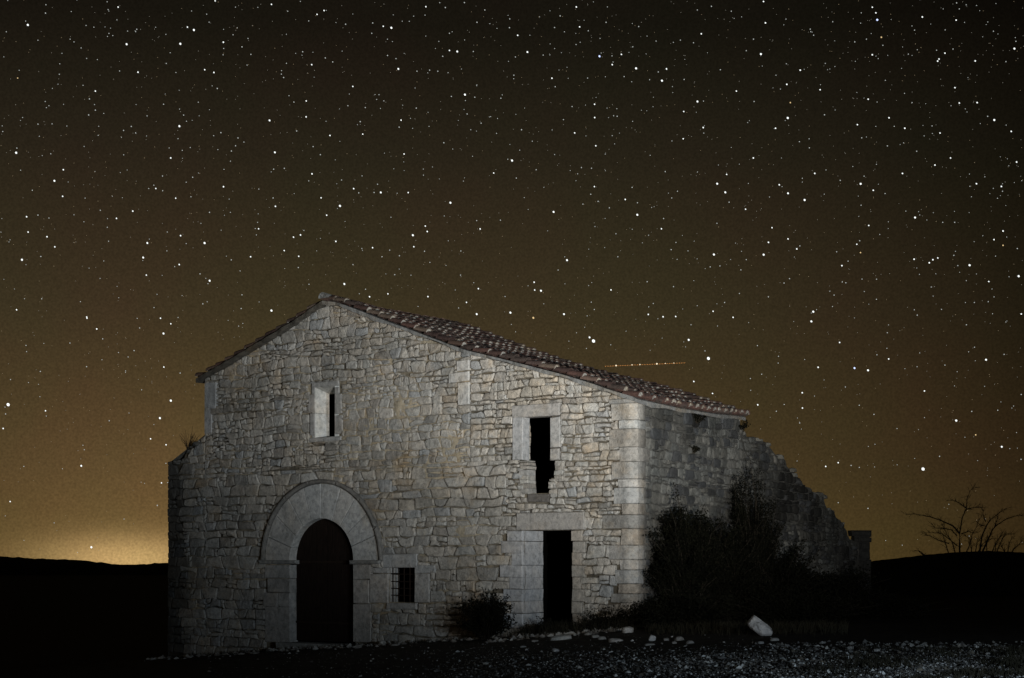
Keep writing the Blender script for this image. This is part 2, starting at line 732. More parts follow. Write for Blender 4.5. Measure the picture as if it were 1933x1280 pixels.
# underside of the verge along the front
wall_px = [(387, 716), (440, 686), (500, 650), (560, 612), (600, 584), (618, 574), (640, 578), (700, 600), (760, 622), (820, 645), (887, 668), (966, 688), (1060, 712), (1110, 728), (1160, 745), (1206, 757)]
PROF = [fp(*q) for q in wall_px]
stub_px = [(316, 873), (344, 866), (350, 852), (362, 846), (366, 838), (380, 828), (387, 818)]
STUB = [fp(*q) for q in stub_px]
TOPF = STUB[:-1] + [(SL - .001, STUB[-1][1]), (SL, PROF[0][1])] + PROF[1:]


def fr(px0, py0, px1, py1):
    """front rectangle from photo pixels (top-left, bottom-right)"""
    s0, s1 = s_px(px0), s_px(px1)
    sm = (s0 + s1) / 2
    return [s0, z_f(sm, py1), s1, z_f(sm, py0)]


O_NICHE = fr(595, 730, 632, 825)
O_UP = fr(988, 787, 1039, 932)
O_UPB = fr(988, 868, 1047, 905)
O_DOOR = fr(987, 1001, 1080, 1181)
O_BAR = fr(733.5, 1071.6, 782.5, 1137.8)
A_L, A_R = s_px(548), s_px(667)
A_C = (A_L + A_R) / 2
A_R0 = (A_R - A_L) / 2
A_Z = z_f(A_C, 1059)
A_BOT = z_f(A_C, 1213)
A_OUT = (s_px(716) - s_px(500)) / 2 * 1.0
A_HOOD = A_OUT + .11


def circ(cx, cz, r, n=20):
    pts = [(cx + r * math.cos(math.pi * i / n), cz + r * math.sin(math.pi * i / n)) for i in range(n + 1)]
    return pts


def frect(px0, py0, px1, py1):
    r = fr(px0, py0, px1, py1)
    return rect(*r)


DY = [1001.5, 1022, 1044, 1067, 1090, 1112, 1136, 1158, 1186]
DL = [958, 946, 966, 944, 962, 950, 965, 952]
DR = [1100, 1104, 1098, 1104, 1096, 1104, 1099, 1103]
blocks_px = {
    'niche': [rect(*O_NICHE), frect(583, 722, 645, 833)],
    'up': [frect(967, 763, 1058, 787), frect(968, 787, 990, 868), frect(1037, 787, 1058, 868), rect(*O_UP), rect(*O_UPB), frect(994, 932, 1038, 949)],
    'door': [rect(*O_DOOR), frect(975, 967, 1103, 1001), *[frect(l, a, 989, b) for l, a, b in zip(DL, DY, DY[1:])], *[frect(1080, a, r, b) for r, a, b in zip(DR, DY, DY[1:])]],
    'bar': [rect(*O_BAR), frect(724, 1046, 788, 1072), frect(700, 1072, 734, 1140), frect(782, 1072, 812, 1140), frect(724, 1138, 790, 1150)],
    'arch': [circ(A_C, A_Z, A_HOOD), rect(s_px(500), ZB, s_px(701), A_Z)],
    'seamq': [frect(862, 680, 888, 710), frect(846, 708, 888, 722), frect(864, 722, 888, 765)],
}
ALLBLK = [b for v in blocks_px.values() for b in v]


PLASTER = [(*fp(690, 800), .85), (*fp(745, 770), .6), (*fp(855, 835), .55), (*fp(660, 850), .5), (*fp(470, 640), .5), (*fp(800, 905), .5), (*fp(640, 905), .4), (*fp(900, 1010), .5), (*fp(440, 700), .4)]


def mort_d_front(s, z):
    k = .5 + .5 * math.tanh((s - SEAM) * 6)          # annex joints are open and deep
    pl = 0
    for ps, pz, pr in PLASTER:
        pl = max(pl, math.exp(-((s - ps) ** 2 + (z - pz) ** 2) / pr ** 2))
    n = pl * .062 + n3(s * 1.1, z * 1.1, 4) * .045 + n3(s * 5, z * 5, 2) * .03 + n3(s * 11, z * 11, 2) * .012
    return -.054 - .018 * k + n * (1 - .4 * k)


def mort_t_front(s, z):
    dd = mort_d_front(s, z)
    f = max(0, min(1, (dd + .072) / .045))        # flush lime patches; crack shade painted into the tint of deep joints
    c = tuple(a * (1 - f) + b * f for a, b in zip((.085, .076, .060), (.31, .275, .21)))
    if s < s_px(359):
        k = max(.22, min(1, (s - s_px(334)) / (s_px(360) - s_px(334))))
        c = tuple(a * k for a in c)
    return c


fw_o = FRONT.w(-4, 0, 0)
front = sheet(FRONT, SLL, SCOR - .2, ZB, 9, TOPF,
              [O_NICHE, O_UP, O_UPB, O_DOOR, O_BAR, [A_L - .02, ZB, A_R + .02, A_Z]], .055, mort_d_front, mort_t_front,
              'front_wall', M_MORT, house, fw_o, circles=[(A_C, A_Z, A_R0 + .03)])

cand = []     # every rubble stone of the house: (visible size, plane, outline, depth, tint, parent, material)


def lay(polys, plane, prof, blks, dfun, tint, parent, mat, pxscale, rnd, cut=.22, smin=None, smax=None, amin=.0035, bev=.013, zmin=None, zmax=None):
    for p in polys:
        if zmin is not None:
            p = clip(p, (0, zmin), (1, zmin))
        if zmax is not None and len(p) > 2:
            p = clip(p, (1, zmax), (0, zmax))
        if len(p) < 3:
            continue
        if smin is not None:
            p = clip(p, (smin, 1), (smin, 0)) if False else [(max(q[0], smin), q[1]) for q in p]
        if smax is not None:
            p = [(min(q[0], smax), q[1]) for q in p]
        if area(p) < amin:
            continue
        if max(q[0] for q in p) - min(q[0] for q in p) < .05:
            continue
        p = under(p, prof)
        if not p:
            continue
        for b in blks:
            p = avoid(p, b)
            if not p:
                break
        if not p or abs(area(p)) < amin:
            continue
        xs = [q[0] for q in p]; ys = [q[1] for q in p]
        if max(xs) - min(xs) < .05 or max(ys) - min(ys) < .035:
            continue
        cx, cz = sum(xs) / len(xs), sum(ys) / len(ys)
        wp = plane.w(cx, cz)
        if cz < ground_z(wp.x, wp.y) - .3:
            continue
        a = abs(area(p)) * pxscale(cx) if cz > ground_z(wp.x, wp.y) + .05 else 0
        cand.append((a, plane, soften(p, rnd, cut), dfun(cx, cz, rnd), tint(cx, cz, rnd), parent, mat, bev))


def d_front(s, z, rnd):
    return rnd.uniform(.002, .028)


def d_annex(s, z, rnd):
    return rnd.uniform(.0, .034)


RS = random.Random(21)
pxf = lambda s: .8 * (F / (P0.y - SA * s)) ** 2
zT = z_f(SEAM, 872)           # below this the courses run straight through
zan = z_f(s_px(1020), 968)
SX = s_px(955)
# right-hand quoins: bands worked out first so the rubble can be fitted round them
QB = []
z = ZB + .3
ztop = z_s(0, 755) + .05
i = 0
while z < ztop - .05:
    h = min(R.uniform(.17, .40), ztop - z)
    w1 = R.uniform(.46, .85) if (i % 2 or R.random() < .15) else R.uniform(.31, .45)
    w2 = R.uniform(.30, .5) if i % 2 else R.uniform(.45, .75)
    QB.append((z, z + h, w1, w2))
    z += h
    i += 1
QBLK = [rect(SCOR - w1 - .008, a, SCOR + 1, b) for a, b, w1, w2 in QB]
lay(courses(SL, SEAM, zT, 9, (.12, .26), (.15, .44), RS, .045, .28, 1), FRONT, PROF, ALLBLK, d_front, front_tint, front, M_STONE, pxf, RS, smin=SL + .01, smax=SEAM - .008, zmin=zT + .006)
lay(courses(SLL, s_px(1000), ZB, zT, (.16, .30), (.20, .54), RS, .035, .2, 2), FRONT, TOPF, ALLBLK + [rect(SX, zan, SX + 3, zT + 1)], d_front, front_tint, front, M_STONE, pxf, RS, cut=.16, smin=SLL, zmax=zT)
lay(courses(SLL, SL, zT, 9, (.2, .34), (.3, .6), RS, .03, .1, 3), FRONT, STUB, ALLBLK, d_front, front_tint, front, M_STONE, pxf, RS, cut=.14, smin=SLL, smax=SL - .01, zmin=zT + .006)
# annex: small flat rubble above, blocks lower down
lay(courses(SEAM, SCOR - .3, zan, 9, (.085, .21), (.12, .36), RS, .03, .16, 4), FRONT, PROF, ALLBLK + QBLK + [rect(SEAM - .5, ZB, SX, zT)], d_annex, front_tint, front, M_STONE, pxf, RS, cut=.22, smin=SEAM + .01, amin=.0022, bev=.014, zmin=zan + .005)
lay(courses(s_px(1080), SCOR - .3, ZB, zan, (.15, .30), (.18, .46), RS, .025, .2, 6), FRONT, PROF, ALLBLK + QBLK, d_annex, front_tint, front, M_STONE, pxf, RS, cut=.18, smin=s_px(1082), zmax=zan)

# ---------------- side wall
T_END = t_px(1397)
side_top_px = [(1212, 757), (1260, 765), (1320, 772), (1397, 787)]
PROFS = [(0, sp(1212, 755)[1])] + [sp(*q) for q in side_top_px]


def mort_d_side(t, z):
    return -.03 + n3(t * 1.3, z * 1.3, 14) * .04 + n3(t * 7, z * 7, 12) * .018


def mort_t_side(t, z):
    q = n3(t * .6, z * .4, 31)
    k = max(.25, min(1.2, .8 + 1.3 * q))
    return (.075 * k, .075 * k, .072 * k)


sw_o = SIDE.w(2, 0, 0)
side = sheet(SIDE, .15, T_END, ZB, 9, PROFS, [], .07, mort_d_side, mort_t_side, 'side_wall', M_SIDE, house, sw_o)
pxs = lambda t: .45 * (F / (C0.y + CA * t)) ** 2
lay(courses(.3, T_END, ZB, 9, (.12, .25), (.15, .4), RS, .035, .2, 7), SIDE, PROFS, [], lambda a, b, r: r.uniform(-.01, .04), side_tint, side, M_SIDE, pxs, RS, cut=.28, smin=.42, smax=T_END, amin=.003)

# largest 300 as individual stones, the rest as one mass per wall
cand.sort(key=lambda c: -c[0])
for k, (a, plane, p, d, tint, parent, mat, bev) in enumerate(cand[:300]):
    vs, fs, (cx, cz) = stone_geo(p, plane, d, .12, R, bev)
    mb = MB(); mb.add(vs, fs, tint)
    mb.build('stone', mat, parent, plane.w(cx, cz, 0))
rest = {}
for (a, plane, p, d, tint, parent, mat, bev) in cand[300:]:
    rest.setdefault(parent.name, (MB(), parent, mat))[0].add(*stone_geo(p, plane, d, .12, R, bev)[:2], tint)
for mb, parent, mat in rest.values():
    tag(mb.build('small_stones', mat, parent, WL[parent.name]), kind='stuff')


# ---------------- dressed blocks
def blk(parent, name, s0, s1, z0, z1, d=.02, back=.15, tint=(.315, .315, .31), mat=None, plane=FRONT, bev=.014, k=.07, jit=.010):
    vs, fs = box_geo(plane, s0, s1, z0, z1, d, back, bev, R, jit)
    mb = MB(); mb.add(vs, fs, jitter_tint(tint, R, k))
    return mb.build(name, mat or M_DRESS, parent, plane.w((s0 + s1) / 2, (z0 + z1) / 2, 0))


def pblk(parent, name, px0, py0, px1, py1, **kw):
    r = fr(px0, py0, px1, py1)
    return blk(parent, name, r[0], r[2], r[1], r[3], **kw)


G = .006
# right-hand corner: quoins with a worn chamfer
CH = .26


def quoin(z0, z1, w1, w2, tint):
    pts = []      # footprint in the (U, V) frame around the corner
    d = R.uniform(.0, .022)
    c1, c2 = CH * R.uniform(.9, 1.1), CH * R.uniform(.85, 1.1)
    o = [(-w1, d), (-c1 - .03, d), (-c1 * .62, d - .035), (-c2 * .05, -c2 * .55 + .0), (d - .0, -c2 - .04), (d, -w2)]
    # u measured along U from the corner, v measured outward from the front (negative = into the building)
    vs = []
    for z in (z0 + .003, z0 + .016, z1 - .016, z1 - .003):
        s_ = .012 if z in (z0 + .003, z1 - .003) else 0
        for (u, v) in o:
            q = C0 + U * (u - s_ * (1 if u > -w1 + .01 else 0)) - V * (v - s_)
            vs.append(Vector((q.x + R.uniform(-.010, .010), q.y + R.uniform(-.010, .010), z)))
        q = C0 + U * (-w1) + V * w2 * .9
        vs.append(Vector((q.x, q.y, z)))
    n = 7
    fs = []
    for L in range(3):
        for i in range(6):
            fs.append((L * n + i, L * n + i + 1, (L + 1) * n + i + 1, (L + 1) * n + i))
    fs += [tuple(range(6, -1, -1)), tuple(3 * n + i for i in range(7))]
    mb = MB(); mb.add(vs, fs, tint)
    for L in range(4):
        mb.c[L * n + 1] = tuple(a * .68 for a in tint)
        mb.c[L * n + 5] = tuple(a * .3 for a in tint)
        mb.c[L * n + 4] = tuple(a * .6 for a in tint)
    q = C0
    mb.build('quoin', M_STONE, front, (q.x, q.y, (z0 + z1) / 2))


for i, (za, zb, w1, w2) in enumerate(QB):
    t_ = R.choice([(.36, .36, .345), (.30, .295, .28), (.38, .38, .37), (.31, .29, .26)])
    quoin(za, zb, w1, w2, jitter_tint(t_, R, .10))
# left edge quoins of the gable and the stub
for (x0, y0, x1, y1) in [(387, 722, 409, 772), (387, 773, 401, 818)]:
    pblk(front, 'quoin', x0, y0, x1, y1, d=.03, tint=(.33, .34, .35))
# seam quoins of the older gable
for (x0, y0, x1, y1) in [(863, 681, 886, 700), (847, 703, 886, 721), (865, 722, 886, 764)]:
    pblk(front, 'quoin', x0, y0, x1, y1, d=.028, tint=(.40, .405, .40))

# ---------------- niche window (splayed slit)
win1 = empty('slit_window', FRONT.w(O_NICHE[0], O_NICHE[1], 0), house)
win1['label'] = 'narrow slit window with deep splayed limestone reveal'
pblk(win1, 'lintel', 589, 720, 640, 729.5, back=.02)
pblk(win1, 'jamb', 583, 745, 594.5, 779, back=.02); pblk(win1, 'jamb', 586, 780, 594.5, 822, back=.02)
pblk(win1, 'jamb', 588.5, 730, 594.5, 744, back=.02)
pblk(win1, 'jamb', 632.5, 731, 640, 742, back=.02)
pblk(win1, 'jamb', 632.5, 743, 645, 781, back=.02); pblk(win1, 'jamb', 632.5, 783, 647, 819, back=.02)
pblk(win1, 'sill', 584, 825.5, 644, 833, back=.02)
fo = O_NICHE
dn = .42
inn = [s_px(600), fo[1] + .0, s_px(625), fo[3] - .13]


def splay(name, a, b, tint=(.52, .535, .53)):
    """a quad from front edge a=(p,q) to inner edge b=(p,q)"""
    mb = MB()
    p1, p2 = a; q1, q2 = b
    nrm = (FRONT.w(*p2, 0) - FRONT.w(*p1, 0)).cross(FRONT.w(*q1, -dn) - FRONT.w(*p1, 0)).normalized() * .12
    cen = FRONT.w((fo[0] + fo[2]) / 2, (fo[1] + fo[3]) / 2, -.2)
    if nrm.dot(cen - FRONT.w(*p1, 0)) > 0:
        nrm = -nrm
    f = [FRONT.w(*p1, .004), FRONT.w(*p2, .004), FRONT.w(*q2, -dn), FRONT.w(*q1, -dn)]
    vs = f + [v + nrm for v in f]
    mb.add(vs, [(0, 1, 2, 3), (7, 6, 5, 4), (0, 4, 5, 1), (1, 5, 6, 2), (2, 6, 7, 3), (3, 7, 4, 0)], jitter_tint(tint, R, .03))
    mb.build(name, M_DRESS, win1, FRONT.w(fo[0], fo[1], 0))


zj = z_f(s_px(600), 779.5)
for (za, zb, ia, ib) in [(zj + .004, fo[3], zj + .004, inn[3]), (fo[1], zj - .004, inn[1], zj - .004)]:
    splay('splayed_reveal', ((fo[0], za), (fo[0], zb)), ((inn[0], ia), (inn[0], ib)))
    splay('splayed_reveal', ((fo[2], za), (fo[2], zb)), ((inn[2], ia), (inn[2], ib)))
splay('splayed_soffit', ((fo[0], fo[3]), (fo[2], fo[3])), ((inn[0], inn[3]), (inn[2], inn[3])))
splay('splayed_sill', ((fo[0], fo[1]), (fo[2], fo[1])), ((inn[0], inn[1]), (inn[2], inn[1])), (.4, .39, .36))

# ---------------- upper window of the annex
win2 = empty('upper_window', FRONT.w(O_UP[0], O_UP[1], 0), house)
win2['label'] = 'tall dark window opening with grey dressed surround and broken lower right edge'
pblk(win2, 'lintel', 967, 763, 1057, 786.5, back=.24, d=.03)
pblk(win2, 'jamb', 968, 787.5, 988, 868, back=.24, d=.028, tint=(.35, .36, .37))
pblk(win2, 'jamb', 1039, 787.5, 1058, 845, back=.24, d=.028); pblk(win2, 'jamb', 1039, 846, 1056, 868, back=.24, d=.025)
RB = random.Random(5)


def rough_jamb(parent, plane_s, side_sign, z0, z1, depth, hh=(.07, .15), wob=.05, d0=0.0):
    z = z0
    while z < z1 - .03:
        h = min(RB.uniform(*hh), z1 - z)
        e = plane_s + side_sign * 0 + RB.uniform(-wob, wob) * .5
        a, b = (e - .22, e) if side_sign < 0 else (e, e + .22)
        vs, fs = box_geo(FRONT, a, b, z + .005, z + h - .005, RB.uniform(.005, .03) - d0, depth, .014, RB, .012)
        mb = MB(); mb.add(vs, fs, front_tint(plane_s, z, RB))
        mb.build('jamb_stone', M_STONE, parent, FRONT.w((a + b) / 2, z + h / 2, 0))
        z += h


rough_jamb(win2, s_px(997), -1, O_UP[1], z_f(s_px(988), 869), .3, wob=.04)
rough_jamb(win2, s_px(985), -1, z_f(s_px(990), 865), z_f(s_px(990), 795), .34, wob=.03, d0=.2)
rough_jamb(win2, s_px(1048), 1, z_f(s_px(1045), 905), z_f(s_px(1045), 869), .3, wob=.04)
rough_jamb(win2, s_px(1036), 1, z_f(s_px(1038), 932), z_f(s_px(1038), 905), .3, hh=(.05, .1), wob=.05)
pblk(win2, 'sill', 996, 933, 1036, 948, back=.4, d=.0, tint=(.12, .115, .11), mat=M_STONE, jit=.02)

# ---------------- lower doorway of the annex
dor = empty('side_doorway', FRONT.w(O_DOOR[0], O_DOOR[1], 0), house)
dor['label'] = 'open dark doorway with heavy stone lintel and pale bluish reveal'
pblk(dor, 'lintel', 975.5, 967.5, 1103, 1000.5, back=.8, d=.03, jit=.012)
ys = DY
lefts = DL
for a, b, lx in zip(ys, ys[1:], lefts):
    pblk(dor, 'jamb', lx, a, 987, b - .6, back=.8, d=.022, tint=(.35, .365, .385))
rights = DR
for a, b, rx in zip(ys, ys[1:], rights):
    pblk(dor, 'jamb', 1080 + R.uniform(-1, 1.2), a, min(rx, 1104), b - .6, back=.8, d=.022, tint=(.31, .295, .27))
pblk(dor, 'threshold', 985, 1184, 1084, 1196, back=.8, d=.06, tint=(.2, .19, .17))

# ---------------- small barred window
win3 = empty('barred_window', FRONT.w(O_BAR[0], O_BAR[1], 0), house)
win3['label'] = 'small square window with crossed iron bars'
pblk(win3, 'lintel', 724, 1046, 787, 1071, back=.40)
pblk(win3, 'jamb', 699, 1083, 733, 1137.5, back=.40); pblk(win3, 'jamb', 700, 1072, 733, 1082, back=.40)
pblk(win3, 'jamb', 783, 1083, 811, 1137.5, back=.40, tint=(.31, .30, .285)); pblk(win3, 'jamb', 783, 1067, 822, 1082, back=.40)
pblk(win3, 'sill', 730, 1138.5, 786, 1150, back=.40)


def tube(mb, pts, r0, r1, n=6, tint=(.02, .02, .02)):
    pts = [Vector(p) for p in pts]
    rings = []
    for i, p in enumerate(pts):
        d = (pts[min(i + 1, len(pts) - 1)] - pts[max(i - 1, 0)]).normalized()
        a = d.cross(Vector((0, 0, 1)))
        if a.length < .1:
            a = d.cross(Vector((1, 0, 0)))
        a.normalize(); b = d.cross(a)
        r = r0 + (r1 - r0) * i / max(1, len(pts) - 1)
        rings.append([p + (a * math.cos(6.2832 * k / n) + b * math.sin(6.2832 * k / n)) * r for k in range(n)])
    vs = [v for g in rings for v in g]
    fs = [(i * n + k, i * n + (k + 1) % n, (i + 1) * n + (k + 1) % n, (i + 1) * n + k) for i in range(len(pts) - 1) for k in range(n)]
    fs += [tuple(range(n - 1, -1, -1)), tuple((len(pts) - 1) * n + k for k in range(n))]
    mb.add(vs, fs, tint)


for px in (741, 751, 762, 773):
    s = s_px(px) - .1
    mb = MB(); tube(mb, [FRONT.w(s, O_BAR[1] - .03, -.14), FRONT.w(s, O_BAR[3] + .03, -.14)], .013, .013)
    mb.build('bar', M_IRON, win3, FRONT.w(s, O_BAR[1], -.14))
for py in (1084, 1098, 1111, 1124):
    z = z_f(s_px(758), py)
    mb = MB(); tube(mb, [FRONT.w(O_BAR[0] - .05, z, -.115), FRONT.w(O_BAR[2] + .05, z, -.115)], .012, .012)
    mb.build('bar', M_IRON, win3, FRONT.w(O_BAR[0], z, -.115))

# ---------------- arched doorway
arch = empty('arched_doorway', FRONT.w(A_C, A_BOT, 0), house)
arch['label'] = 'round stone arch of large voussoirs with hood mould around the plank door'


def arc_block(name, r0, r1, a0, a1, d, back, tint, mat=M_DRESS, bev=.012, nseg=4):
    mb = MB()
    vs, fs = [], []
    rows = []
    for k in range(nseg + 1):
        a = a0 + (a1 - a0) * k / nseg
        c, s_ = math.cos(a), math.sin(a)
        e = bev / r1 * (1 if k == 0 else -1 if k == nseg else 0)
        c2, s2 = math.cos(a + e), math.sin(a + e)
        rows.append([FRONT.w(A_C + r0 * c, A_Z + r0 * s_, -back), FRONT.w(A_C + r0 * c, A_Z + r0 * s_, d - bev),
                     FRONT.w(A_C + (r0 + bev) * c2, A_Z + (r0 + bev) * s2, d), FRONT.w(A_C + (r1 - bev) * c2, A_Z + (r1 - bev) * s2, d),
                     FRONT.w(A_C + r1 * c, A_Z + r1 * s_, d - bev), FRONT.w(A_C + r1 * c, A_Z + r1 * s_, -back)])
    for r_ in rows: vs += r_
    for k in range(nseg):
        for i in range(5):
            fs.append((k * 6 + i, k * 6 + i + 1, (k + 1) * 6 + i + 1, (k + 1) * 6 + i))
    fs += [tuple(range(5, -1, -1)), tuple(nseg * 6 + i for i in range(6))]
    mb.add(vs, fs, jitter_tint(tint, R, .035))
    am = (a0 + a1) / 2
    mb.build(name, mat, arch, FRONT.w(A_C + r0 * math.cos(am), A_Z + r0 * math.sin(am), 0))


cuts = [0, .34, .66, .94, 1.22, 1.57, 1.88, 2.18, 2.50, 2.82, math.pi]
for a0, a1 in zip(cuts, cuts[1:]):
    arc_block('voussoir', A_R0, A_OUT, a0 + .0035, a1 - .0035, .014 + R.uniform(0, .012), .26, (.37, .375, .37))
hc = [0, .42, .85, 1.3, 1.75, 2.2, 2.65, math.pi]
for a0, a1 in zip(hc, hc[1:]):
    arc_block('hood_mould', A_OUT + .012, A_HOOD, a0 + .003, a1 - .003, .10, .05, (.15, .15, .145), bev=.03)
zi0, zi1 = z_f(A_C, 1065), z_f(A_C, 1057)
blk(arch, 'impost', s_px(491), s_px(561.5), zi0, zi1, d=.08, back=.06, tint=(.22, .22, .21), bev=.03)
blk(arch, 'impost', s_px(662), s_px(719), zi0, zi1, d=.08, back=.06, tint=(.22, .22, .21), bev=.03)
ysl = [1066, 1092, 1119, 1146, 1213]
for (a, b), rows in zip(zip(ysl, ysl[1:]), [[(500, 548)], [(505, 548)], [(497, 524), (525, 548)], [(501, 548)]]):
    for x0, x1 in rows:
        pblk(arch, 'jamb_block', x0, a, x1, b - .7, back=.26, d=.018, tint=(.29, .285, .275))
ysr = [1066, 1094, 1140, 1213]
for (a, b), rows in zip(zip(ysr, ysr[1:]), [[(667, 700)], [(667, 697)], [(667, 701)]]):
    for x0, x1 in rows:
        pblk(arch, 'jamb_block', x0, a, x1, b - .7, back=.26, d=.018, tint=(.29, .28, .265))
pblk(arch, 'door_step', 532, 1213.5, 646, 1228, back=.3, d=.22, tint=(.27, .265, .25))

door = empty('wooden_door', FRONT.w(A_C, A_BOT, -.2), house)
door['label'] = 'arched double door of weathered dark brown planks'
nP = 12
for k in range(nP):
    a, b = A_L - .02 + (A_R - A_L + .04) * k / nP + .004, A_L - .02 + (A_R - A_L + .04) * (k + 1) / nP - .004
    if k == nP // 2: a += .012
    vs = []
    n = 5
    top = []
    for i in range(n + 1):
        s = a + (b - a) * i / n
        top.append((s, A_Z + math.sqrt(max(0, (A_R0 + .05) ** 2 - (s - A_C) ** 2))))
    out = [(a, A_BOT + .02), (b, A_BOT + .02)] + top[::-1]
    dd = -.21 - R.uniform(0, .012)
    N_ = len(out)
    vs = [FRONT.w(s, z, dd) for s, z in out] + [FRONT.w(s, z, dd - .05) for s, z in out]
    fs = [tuple(range(N_)), tuple(range(2 * N_ - 1, N_ - 1, -1))] + [(i, (i + 1) % N_, N_ + (i + 1) % N_, N_ + i) for i in range(N_)]
    mb = MB(); mb.add(vs, fs)
    mb.build('plank', M_WOOD, door, FRONT.w(a, A_BOT, dd))
for zz in (.45, 1.95):
    mb = MB()
    vs, fs = box_geo(FRONT, A_L, A_R, A_BOT + zz, A_BOT + zz + .05, -.19, .22, .006)
    mb.add(vs, fs); mb.build('door_strap', M_IRON, door, FRONT.w(A_L, A_BOT + zz, -.2))

# ---------------- the rest of the shell: interior, rear and left walls
def slab(name, quads, mat, tint=(.2, .2, .19), parent=house):
    mb = MB()
    for q in quads:
        mb.add(q, [(0, 1, 2, 3)], tint)
    return mb.build(name, mat, parent, WL[parent.name])


def W3(s, t, z):
    q = P0 + U * s + V * t
    return Vector((q.x, q.y, z))


def topz(s):
    return lerp_prof(PROF, s)


segs = [SL, s_px(500), s_px(618), SEAM, SCOR]
slab('rear_wall', [[W3(a, T_END, ZB), W3(b, T_END, ZB), W3(b, T_END, topz(b)), W3(a, T_END, topz(a))] for a, b in zip(segs, segs[1:])], M_STONE)
slab('left_wall', [[W3(SL, 0, ZB), W3(SL, T_END, ZB), W3(SL, T_END, topz(SL)), W3(SL, 0, topz(SL))]], M_STONE)
slab('stub_wall', [[W3(SLL, .02, ZB), W3(SLL, .7, ZB), W3(SLL, .7, STUB[0][1] - .05), W3(SLL, .02, STUB[0][1] - .05)],
                   [W3(SLL, .7, ZB), W3(SL, .7, ZB), W3(SL, .7, STUB[-1][1] - .05), W3(SLL, .7, STUB[0][1] - .05)],
                   [W3(SLL, .0, STUB[0][1] - .04), W3(SL, .0, STUB[-1][1] - .04), W3(SL, .7, STUB[-1][1] - .05), W3(SLL, .7, STUB[0][1] - .05)]], M_STONE, (.12, .12, .11))
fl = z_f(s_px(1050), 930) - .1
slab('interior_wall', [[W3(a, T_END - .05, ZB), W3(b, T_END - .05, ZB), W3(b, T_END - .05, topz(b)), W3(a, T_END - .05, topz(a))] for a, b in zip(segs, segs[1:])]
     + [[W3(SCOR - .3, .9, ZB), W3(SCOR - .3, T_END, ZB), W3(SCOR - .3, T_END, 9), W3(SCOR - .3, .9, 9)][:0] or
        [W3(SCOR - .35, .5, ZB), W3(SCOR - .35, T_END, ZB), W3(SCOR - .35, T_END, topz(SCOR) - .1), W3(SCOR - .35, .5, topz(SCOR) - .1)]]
     + [[W3(SEAM, .85, ZB), W3(SEAM, T_END, ZB), W3(SEAM, T_END, topz(SEAM)), W3(SEAM, .85, topz(SEAM))]], M_UNLIT)
slab('interior_floor', [[W3(SL, .8, fl), W3(SCOR - .3, .8, fl), W3(SCOR - .3, T_END, fl), W3(SL, T_END, fl)]], M_UNLIT)

# ------------------------------------------------------------------ roof
OVF, OVB, OVR, OVL = .14, .06, .12, .20
apex_s = s_px(616)
deckR = [(apex_s, lerp_prof(PROF, apex_s) + .075)] + [(s, z + .075) for s, z in PROF if s > apex_s + .2]
(s1, z1), (s2, z2) = deckR[-3], deckR[-1]
sl_ = (z2 - z1) / (s2 - s1)
deckR.append((SCOR + OVR, z2 + sl_ * OVR))
deckL = [(apex_s, lerp_prof(PROF, apex_s) + .075)] + [(s, z + .075) for s, z in reversed(PROF) if s < apex_s - .2]
(s1, z1), (s2, z2) = deckL[-2], deckL[-1]
deckL.append((SL - OVL, z2 + (z2 - z1) / (s2 - s1) * (-OVL)))
TB = T_END + OVB


def sag(s, t):
    u = t / T_END
    return -.06 * math.sin(max(0, min(1, u)) * math.pi) + .025 * n3(s * .6, t * .8, 77)


def deck_z(prof, s, t):
    pr = sorted(prof)
    return lerp_prof(pr, s) + sag(s, t)


roof = empty('roof', W3(apex_s, 2, deckR[0][1]), house)


def deck(prof, name):
    pr = sorted(prof)
    mb = MB()
    a, b = pr[0][0], pr[-1][0]
    ns, nt_ = 90, 8
    vs, fs = [], []
    for i in range(ns + 1):
        s = a + (b - a) * i / ns
        for j in range(nt_ + 1):
            t = -OVF + (TB + OVF) * j / nt_
            z = deck_z(prof, s, t)
            e = .015 * n3(s * 3, t, 5) if 0 < j else .05 * n3(s * 4, t, 5)
            vs.append(W3(s, t + e, z))
            vs.append(W3(s, t + e, z - .075 - .045 * n3(s * 1.7, t * 2, 9) - .03 * n3(s * 6, t * 2, 19)))
    n = nt_ + 1
    I = lambda i, j, k: (i * n + j) * 2 + k
    for i in range(ns):
        for j in range(nt_):
            fs.append((I(i, j, 0), I(i + 1, j, 0), I(i + 1, j + 1, 0), I(i, j + 1, 0)))
            fs.append((I(i, j, 1), I(i, j + 1, 1), I(i + 1, j + 1, 1), I(i + 1, j, 1)))
        fs.append((I(i, 0, 1), I(i + 1, 0, 1), I(i + 1, 0, 0), I(i, 0, 0)))
        fs.append((I(i, nt_, 0), I(i + 1, nt_, 0), I(i + 1, nt_, 1), I(i, nt_, 1)))
    for j in range(nt_):
        fs.append((I(0, j, 0), I(0, j + 1, 0), I(0, j + 1, 1), I(0, j, 1)))
        fs.append((I(ns, j, 1), I(ns, j + 1, 1), I(ns, j + 1, 0), I(ns, j, 0)))
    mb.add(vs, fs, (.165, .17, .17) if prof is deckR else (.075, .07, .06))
    return mb.build(name, M_MORT, roof, W3(apex_s, 2, pr[-1][1]))


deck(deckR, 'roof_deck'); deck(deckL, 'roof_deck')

# curved clay tiles
TL = .44


